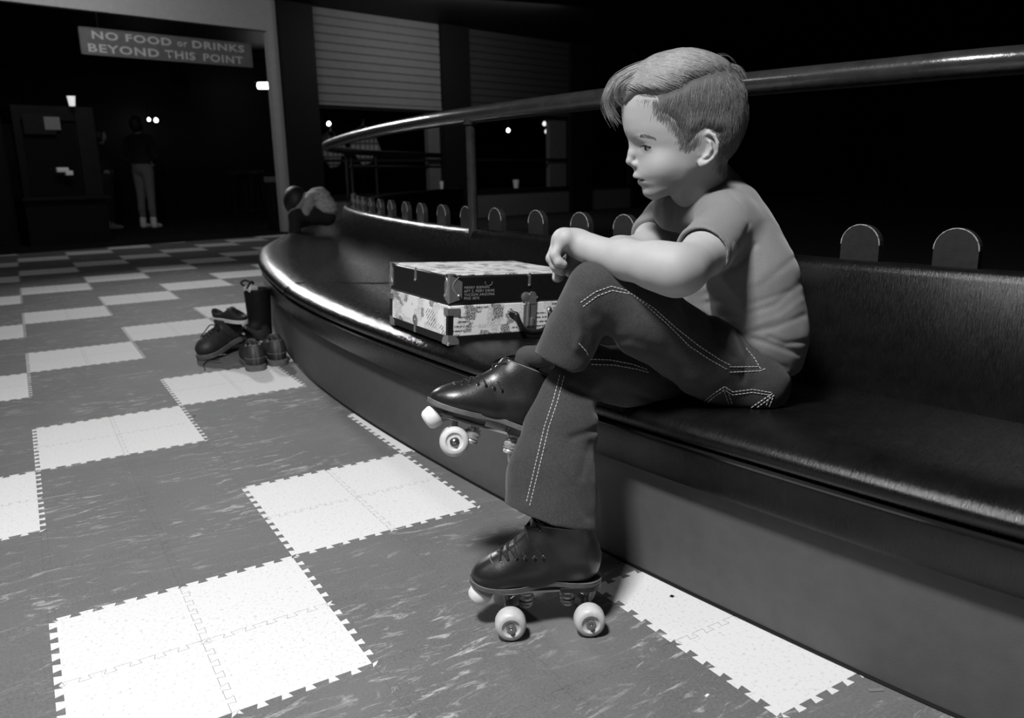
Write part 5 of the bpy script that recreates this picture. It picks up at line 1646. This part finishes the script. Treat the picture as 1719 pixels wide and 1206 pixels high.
# narrow post at the far left edge of the doorway
pl = MB().add(*box(-.10, .10, 0, .3, 0, 1.55)).build('side_panel', MT['booth'], smooth=False); pl.matrix_world = wM(-2, 8.9); tag(pl, 'dark upright panel at the far left edge beside the booth', 'panel')

# ------------------------------------------------------------------ lamps and glints inside
MT['tube'] = emit('fluorescent_tube', 9)
MT['bulb'] = emit('bare_bulb', 14)
MT['bulb_dim'] = emit('shaded_bulb', 1.2)
fl = empty('fluorescent_lamp', PT(451, 144, 14.3), 'bright fluorescent tube lamp inside the doorway at top right', 'lamp')
p = PT(451, 144, 14.3)
MB().add(*tube([p-_rt*.20, p-_rt*.19, p+_rt*.19, p+_rt*.20], [.03, .055, .055, .03], 12)).build('tube', MT['tube'], fl)
MB().add(*box(-.25, .25, -.05, .05, .06, .09), X=frame(p, _r0, np.cross([0, 0, 1], _r0), (0, 0, 1))).build('housing', MT['black'], fl, smooth=False)
MB().add(*tube([p+[0, 0, .08], [p[0], p[1], TOPZ]], .008, 6)).build('hanger_rod', MT['black'], fl)
def bulb(px, py, depth, r, label, m_=None):
    p = PT(px, py, depth); o = empty('pendant_lamp', p, label, 'lamp')
    MB().add(*lathe([(.0005, -r), (r*.7, -r*.7), (r, 0), (r*.7, r*.7), (r*.3, r*1.1)], 14), X=Matrix.Translation(tuple(p))).build('bulb', m_ or MT['bulb'], o)
    MB().add(*tube([p+[0, 0, r*1.1], [p[0], p[1], TOPZ]], .006, 5)).build('cord', MT['black'], o)
    return o
bulb(250, 201, 13.6, .026, 'left half of the twin bare bulbs inside the dark doorway')
bulb(262, 202, 13.7, .034, 'right half of the twin bare bulbs inside the dark doorway')
bulb(552, 208, 12.3, .030, 'small bare bulb glowing left of the hanging shirts')
bulb(853, 219, 14.6, .032, 'small bare bulb glowing in the middle dark window')
bulb(914, 208, 15.0, .040, 'upper of two dim shaded lamps right in the middle window', MT['bulb_dim'])
bulb(918, 221, 15.2, .044, 'lower of two dim shaded lamps right in the middle window', MT['bulb_dim'])
cup(742, 12.45, .47, .15, 'pale drinks cup on the window ledge beside the second pillar')
cup(866, 13.5, .47, .14, 'pale drinks cup on the ledge of the middle window')
# framed picture of lights on the inner wall, waste bin
m = MB().add(*box(-.12, .12, 0, .03, 0, .34)).build('framed_picture', MT['booth_lit'], smooth=False, bevel=.004); m.matrix_world = wM(320, 12.6, 2.0); tag(m, 'small dark framed panel hanging inside the doorway below the sign', 'picture')
mc = MB().add(*tube([(0, .0, .34), (0, 0, .93)], .004, 5)); o = mc.build('hanging_wire', MT['black']); o.parent = m
wb = empty('waste_bin', label='grey waste bin just inside the doorway beside the right jamb', cat='bin', mat=wM(464, 10.95))
MB().add(*box(-.09, .09, 0, .2, 0.012, .66)).build('bin_body', MT['booth_lit'], wb, smooth=False, world=False, bevel=.01)
MB().add(*box(-.095, .095, -.005, .205, .66, .74)).build('bin_lid', MT['lowwall'], wb, smooth=False, world=False, bevel=.01)
# stools inside
MT['stool'] = grey('dark_stool', .006, .7, .2, 20, spec=.1)
def stool(px, depth, h, label):
    st_ = empty('bar_stool', label=label, cat='stool', group=None, mat=wM(px, depth, .012))
    MB().add(*lathe([(.15, h), (.17, h+.02), (.165, h+.06), (.12, h+.075)], 24)).build('seat', MT['stool'], st_, world=False)
    for k in range(4):
        a = math.pi/4+k*math.pi/2
        MB().add(*tube([(.10*math.cos(a), .10*math.sin(a), h), (.19*math.cos(a), .19*math.sin(a), 0)], .014, 8)).build('leg', MT['stool'], st_, world=False)
    MB().add(*tube([(.155*math.cos(a), .155*math.sin(a), .25) for a in np.linspace(0, 2*math.pi, 25)[:-1]], .009, 6, closed=True)).build('foot_ring', MT['stool'], st_, world=False)
stool(395, 11.9, .74, 'dark bar stool inside the doorway, left one of two')
stool(424, 11.6, .74, 'dark bar stool inside the doorway, right one of two')

# ------------------------------------------------------------------ shirts hanging in the first window
def plaid():
    t = NT('checked_cloth'); v = t.map((1, 1, 1)); s_ = t.n('ShaderNodeSeparateXYZ'); t.l(v, s_.inputs[0])
    a = t.math('GREATER_THAN', t.math('FRACT', t.math('MULTIPLY', s_.outputs[0], 12)), .72); b = t.math('GREATER_THAN', t.math('FRACT', t.math('MULTIPLY', s_.outputs[2], 9)), .70)
    t.l(t.mix(t.math('MAXIMUM', a, b), .32, .09), t.b.inputs['Base Color']); t.b.inputs['Roughness'].default_value = .9; return t.m
MT['plaid'] = plaid()
def hang_shirt(px, py, depth, sc_, label, m_):
    r = empty('hanging_shirt', label=label, cat='shirt', group='shirts on display in the first window', mat=wM(px, depth, PT(px, py, depth)[2]))
    def f(P):
        P = P/sc_
        d = U(P, [ell(P, (0, 0, -.30), (.20, .05, .32)), cone(P*[1, 1.6, 1], (-.15, 0, -.10), (.15, 0, -.10), .06, .06), cone(P*[1, 1.6, 1], (-.17, 0, -.12), (-.25, 0, -.36), .065, .06), cone(P*[1, 1.6, 1], (.17, 0, -.12), (.25, 0, -.36), .065, .06)], .05)
        d = smax(d, -.60-P[:, 2], .01); d = smax(d, -ell(P, (0, -.02, -.01), (.06, .08, .07)), .01)
        return (d+.008*np.sin(P[:, 0]*38))*sc_
    V, F = surf(f, (-.36*sc_, -.09, -.64*sc_), (.36*sc_, .09, .02), .012, 1)
    link('cloth', np_mesh('cloth', V, F), m_, r, True, False)
    MB().add(*tube(crv([(-.16*sc_, 0, -.05), (0, 0, .03), (.16*sc_, 0, -.05)], 16), .006, 6)).add(*tube(crv([(0, 0, .03), (0, 0, .07), (.02, 0, .10), (.0, 0, .12), (-.02, 0, .10)], 12), .004, 6)).build('clothes_hanger', MT['metal'], r, world=False)
hang_shirt(560, 224, 11.9, .84, 'checked shirt hanging in the first window, leftmost', MT['plaid'])
hang_shirt(614, 215, 12.2, .92, 'checked shirt on a hanger in the first window, right of the first', MT['plaid'])
rl = MB().add(*tube([(-.1, 0, 0), (2.2, 0, 0)], .012, 8)).build('clothes_rail', MT['black']); rl.matrix_world = wM(560, 12.05, PT(611, 215, 12.2)[2]+.125); tag(rl, 'thin dark rail above the hanging shirts in the first window', 'rail')

# ------------------------------------------------------------------ people in the background
MT['far_skin'] = grey('far_skin', .30, .7, .05, 30)
MT['far_top'] = grey('dark_jumper', .012, .9, .2, 30)
MT['far_pants'] = grey('pale_trousers', .16, .9, .1, 30)
MT['far_shoe'] = grey('white_boots', .75, .7, .1, 30)
MT['knit'] = grey('chunky_knit', .36, .9, .5, 55, .6, 60)
MT['far_hair'] = grey('dark_hair', .010, .6, .2, 60)
def stander(M_, label, H=1.6, pants=None, shoes=None, topm=None):
    k = H/1.6
    def skin(P):
        P = P/k
        d = smin(ell(P, (0, 0, 1.49), (.075, .092, .112)), cone(P, (0, .0, 1.40), (0, 0, 1.33), .045, .05), .02)
        d = smin(d, ell(P, (0, -.088, 1.475), (.012, .016, .02)), .01)
        for s_ in (1, -1): d = smin(d, ell(P, (s_*.078, 0, 1.49), (.012, .02, .03)), .006)
        for s_ in (1, -1):
            d = np.minimum(d, chain(P, [((s_*.17, 0, 1.27), .045), ((s_*.27, .05, 1.04), .034), ((s_*.16, -.04, .93), .024), ((s_*.13, -.06, .92), .024)], .02))
            for q in range(4): d = smin(d, cone(P, (s_*.13, -.06, .905+.018*q), (s_*.075, -.10, .90+.018*q), .010, .008), .006)
            d = smin(d, cone(P, (s_*.14, -.04, .96), (s_*.12, .02, .985), .011, .009), .006)
        d = np.minimum(d, U(P, [cone(P, (0, 0, 1.25), (0, 0, .95), .08, .08)], .02))
        return d*k
    def top(P):
        P = P/k
        d = U(P, [cone(P*[1, 1.4, 1], (-.09, 0, 1.26), (.09, 0, 1.26), .095, .095), cone(P*[1, 1.3, 1], (0, 0, 1.24), (0, 0, .94), .15, .135)], .05)
        for s_ in (1, -1): d = smin(d, chain(P, [((s_*.165, 0, 1.28), .062), ((s_*.27, .05, 1.04), .05), ((s_*.19, -.02, .96), .036)], .02), .03)
        d = smax(d, .90-P[:, 2], .01); return smax(d, -cone(P, (0, 0, 1.36), (0, 0, 1.5), .055, .06), .01)*k
    def legs(P):
        P = P/k; d = ell(P, (0, 0, .88), (.155, .12, .12))
        for s_ in (1, -1): d = smin(d, chain(P, [((s_*.075, 0, .82), .088), ((s_*.080, -.005, .48), .058), ((s_*.085, .012, .30), .052), ((s_*.085, 0, .12), .040)], .02), .02)
        return smax(d, .10-P[:, 2], .005)*k
    lo, hi = (-.4*k, -.25*k, 0), (.4*k, .25*k, 1.66*k)
    V, F = surf(skin, lo, hi, .012, 1)
    o = link('person', np_mesh('person', V, F), MT['far_skin']); o.matrix_world = M_; tag(o, label, 'person')
    for nm, f, m_ in (('jumper', top, topm or MT['far_top']), ('trousers', legs, pants or MT['far_pants'])):
        V, F = surf(f, lo, hi, .013, 1); link(nm, np_mesh(nm, V, F), m_, o, True, False)
    V, F = surf(lambda P: smax(ell(P/k, (0, .015, 1.50), (.092, .108, .125)), -ell(P/k, (0, -.10, 1.46), (.075, .07, .12)), .01)*k, lo, hi, .011, 1)
    link('hair', np_mesh('hair', V, F), MT['far_hair'], o, True, False)
    for s_ in (1, -1):
        V, F = surf(lambda P: smax(smin(cone(P/k, (s_*.086, .01, .15), (s_*.088, .015, .06), .046, .044), cone(P/k, (s_*.088, .0, .045), (s_*.094, -.12, .038), .042, .034), .03), .012-P[:, 2]/k, .003)*k, lo, hi, .011, 1)
        link('shoe', np_mesh('shoe', V, F), shoes or MT['far_shoe'], o, True, False)
    return o
def pM(px, depth, face):      # facing direction angle about z; local -y is forward
    p = CAMP+ray(px, 290)*depth
    return Matrix.Translation((p[0], p[1], .004)) @ Matrix.Rotation(face, 4, 'Z')
stander(pM(240, 11.75, 2.4), 'distant person in pale trousers and white boots, hands at waist, inside the doorway', 1.62)
MT['dim_pants'] = grey('dark_trousers', .02, .9, .1, 30); MT['dim_shoe'] = grey('grey_shoe', .22, .7, .1, 30)
stander(pM(176, 11.6, 1.2), 'distant person in dark clothes standing half behind the booth', 1.45, MT['dim_pants'], MT['dim_shoe'])

# person bending forward on the far bend of the bench
def PS(px, py, d): return PT(px, py, d)
D0 = 5.85
def bsk(P):
    d = U(P, [ell(P, PS(499, 340, D0), (.085, .085, .10)), cone(P, PS(506, 336, D0), PS(520, 335, D0), .045, .05)], .02)
    d = smin(d, chain(P, [(PS(520, 337, D0-.08), .045), (PS(512, 358, D0-.12), .035), (PS(502, 374, D0-.10), .028), (PS(498, 380, D0-.10), .026)], .02), .02)
    for q in range(4): d = smin(d, cone(P, PS(499, 379, D0-.12+.018*q), PS(494, 386, D0-.12+.018*q), .011, .008), .004)
    return smin(d, cone(P, PS(498, 377, D0-.12), PS(494, 379, D0-.14), .010, .009), .004)
lo, hi = bbox(PS(480, 310, D0), PS(560, 400, D0), pad=.16)
V, F = surf(bsk, lo, hi, .009, 1)
bp = link('person', np_mesh('person', V, F), MT['far_skin']); tag(bp, 'dark-haired person in a pale knitted jumper bending forward on the far bench end', 'person')
def bkn(P):
    d = U(P, [chain(P, [(PS(526, 330, D0), .055), (PS(538, 332, D0), .065), (PS(548, 350, D0), .085)], .04), chain(P, [(PS(524, 332, D0-.06), .045), (PS(518, 350, D0-.10), .034)], .02)], .03)
    return d+.004*np.sin(P[:, 2]*150)
V, F = surf(bkn, lo, hi, .010, 1); link('jumper', np_mesh('jumper', V, F), MT['knit'], bp)
V, F = surf(lambda P: ell(P, PS(496, 337, D0), (.088, .095, .108)), lo, hi, .010, 1); link('hair', np_mesh('hair', V, F), MT['far_hair'], bp)
def blg(P):
    d = chain(P, [(PS(548, 364, D0), .07), (PS(526, 364, D0-.06), .055), (PS(496, 362, D0-.14), .052)], .03)
    return smin(d, chain(P, [(PS(496, 364, D0-.14), .05), (PS(492, 430, D0-.14), .036)], .02), .02)
V, F = surf(blg, *bbox(PS(480, 350, D0), PS(560, 440, D0), pad=.16), .011, 1); link('trousers', np_mesh('trousers', V, F), MT['far_top'], bp)

# small litter on the floor
def scrap(px, py, L_, Wd_, a, label, m_):
    p = onz(px, py, 0); o = MB().add(*box(-L_/2, L_/2, -Wd_/2, Wd_/2, .0002, .0016)).build('paper_scrap', m_, smooth=False); o.matrix_world = Matrix.Translation(tuple(p)) @ Matrix.Rotation(a, 4, 'Z'); tag(o, label, 'litter')
scrap(1470, 1160, .022, .006, -.5, 'small pale scrap of paper on the floor near the bench base', MT['paper'])
scrap(1187, 1169, .007, .004, .2, 'tiny white crumb of litter on the dark tile below the skate', MT['bright'])
scrap(1128, 1002, .006, .006, .3, 'small black blob of gum on the pale tile beside the bench', MT['black'])
scrap(326, 699, .006, .005, .3, 'tiny black speck of gum on the pale tile nearest the shoes', MT['black'])
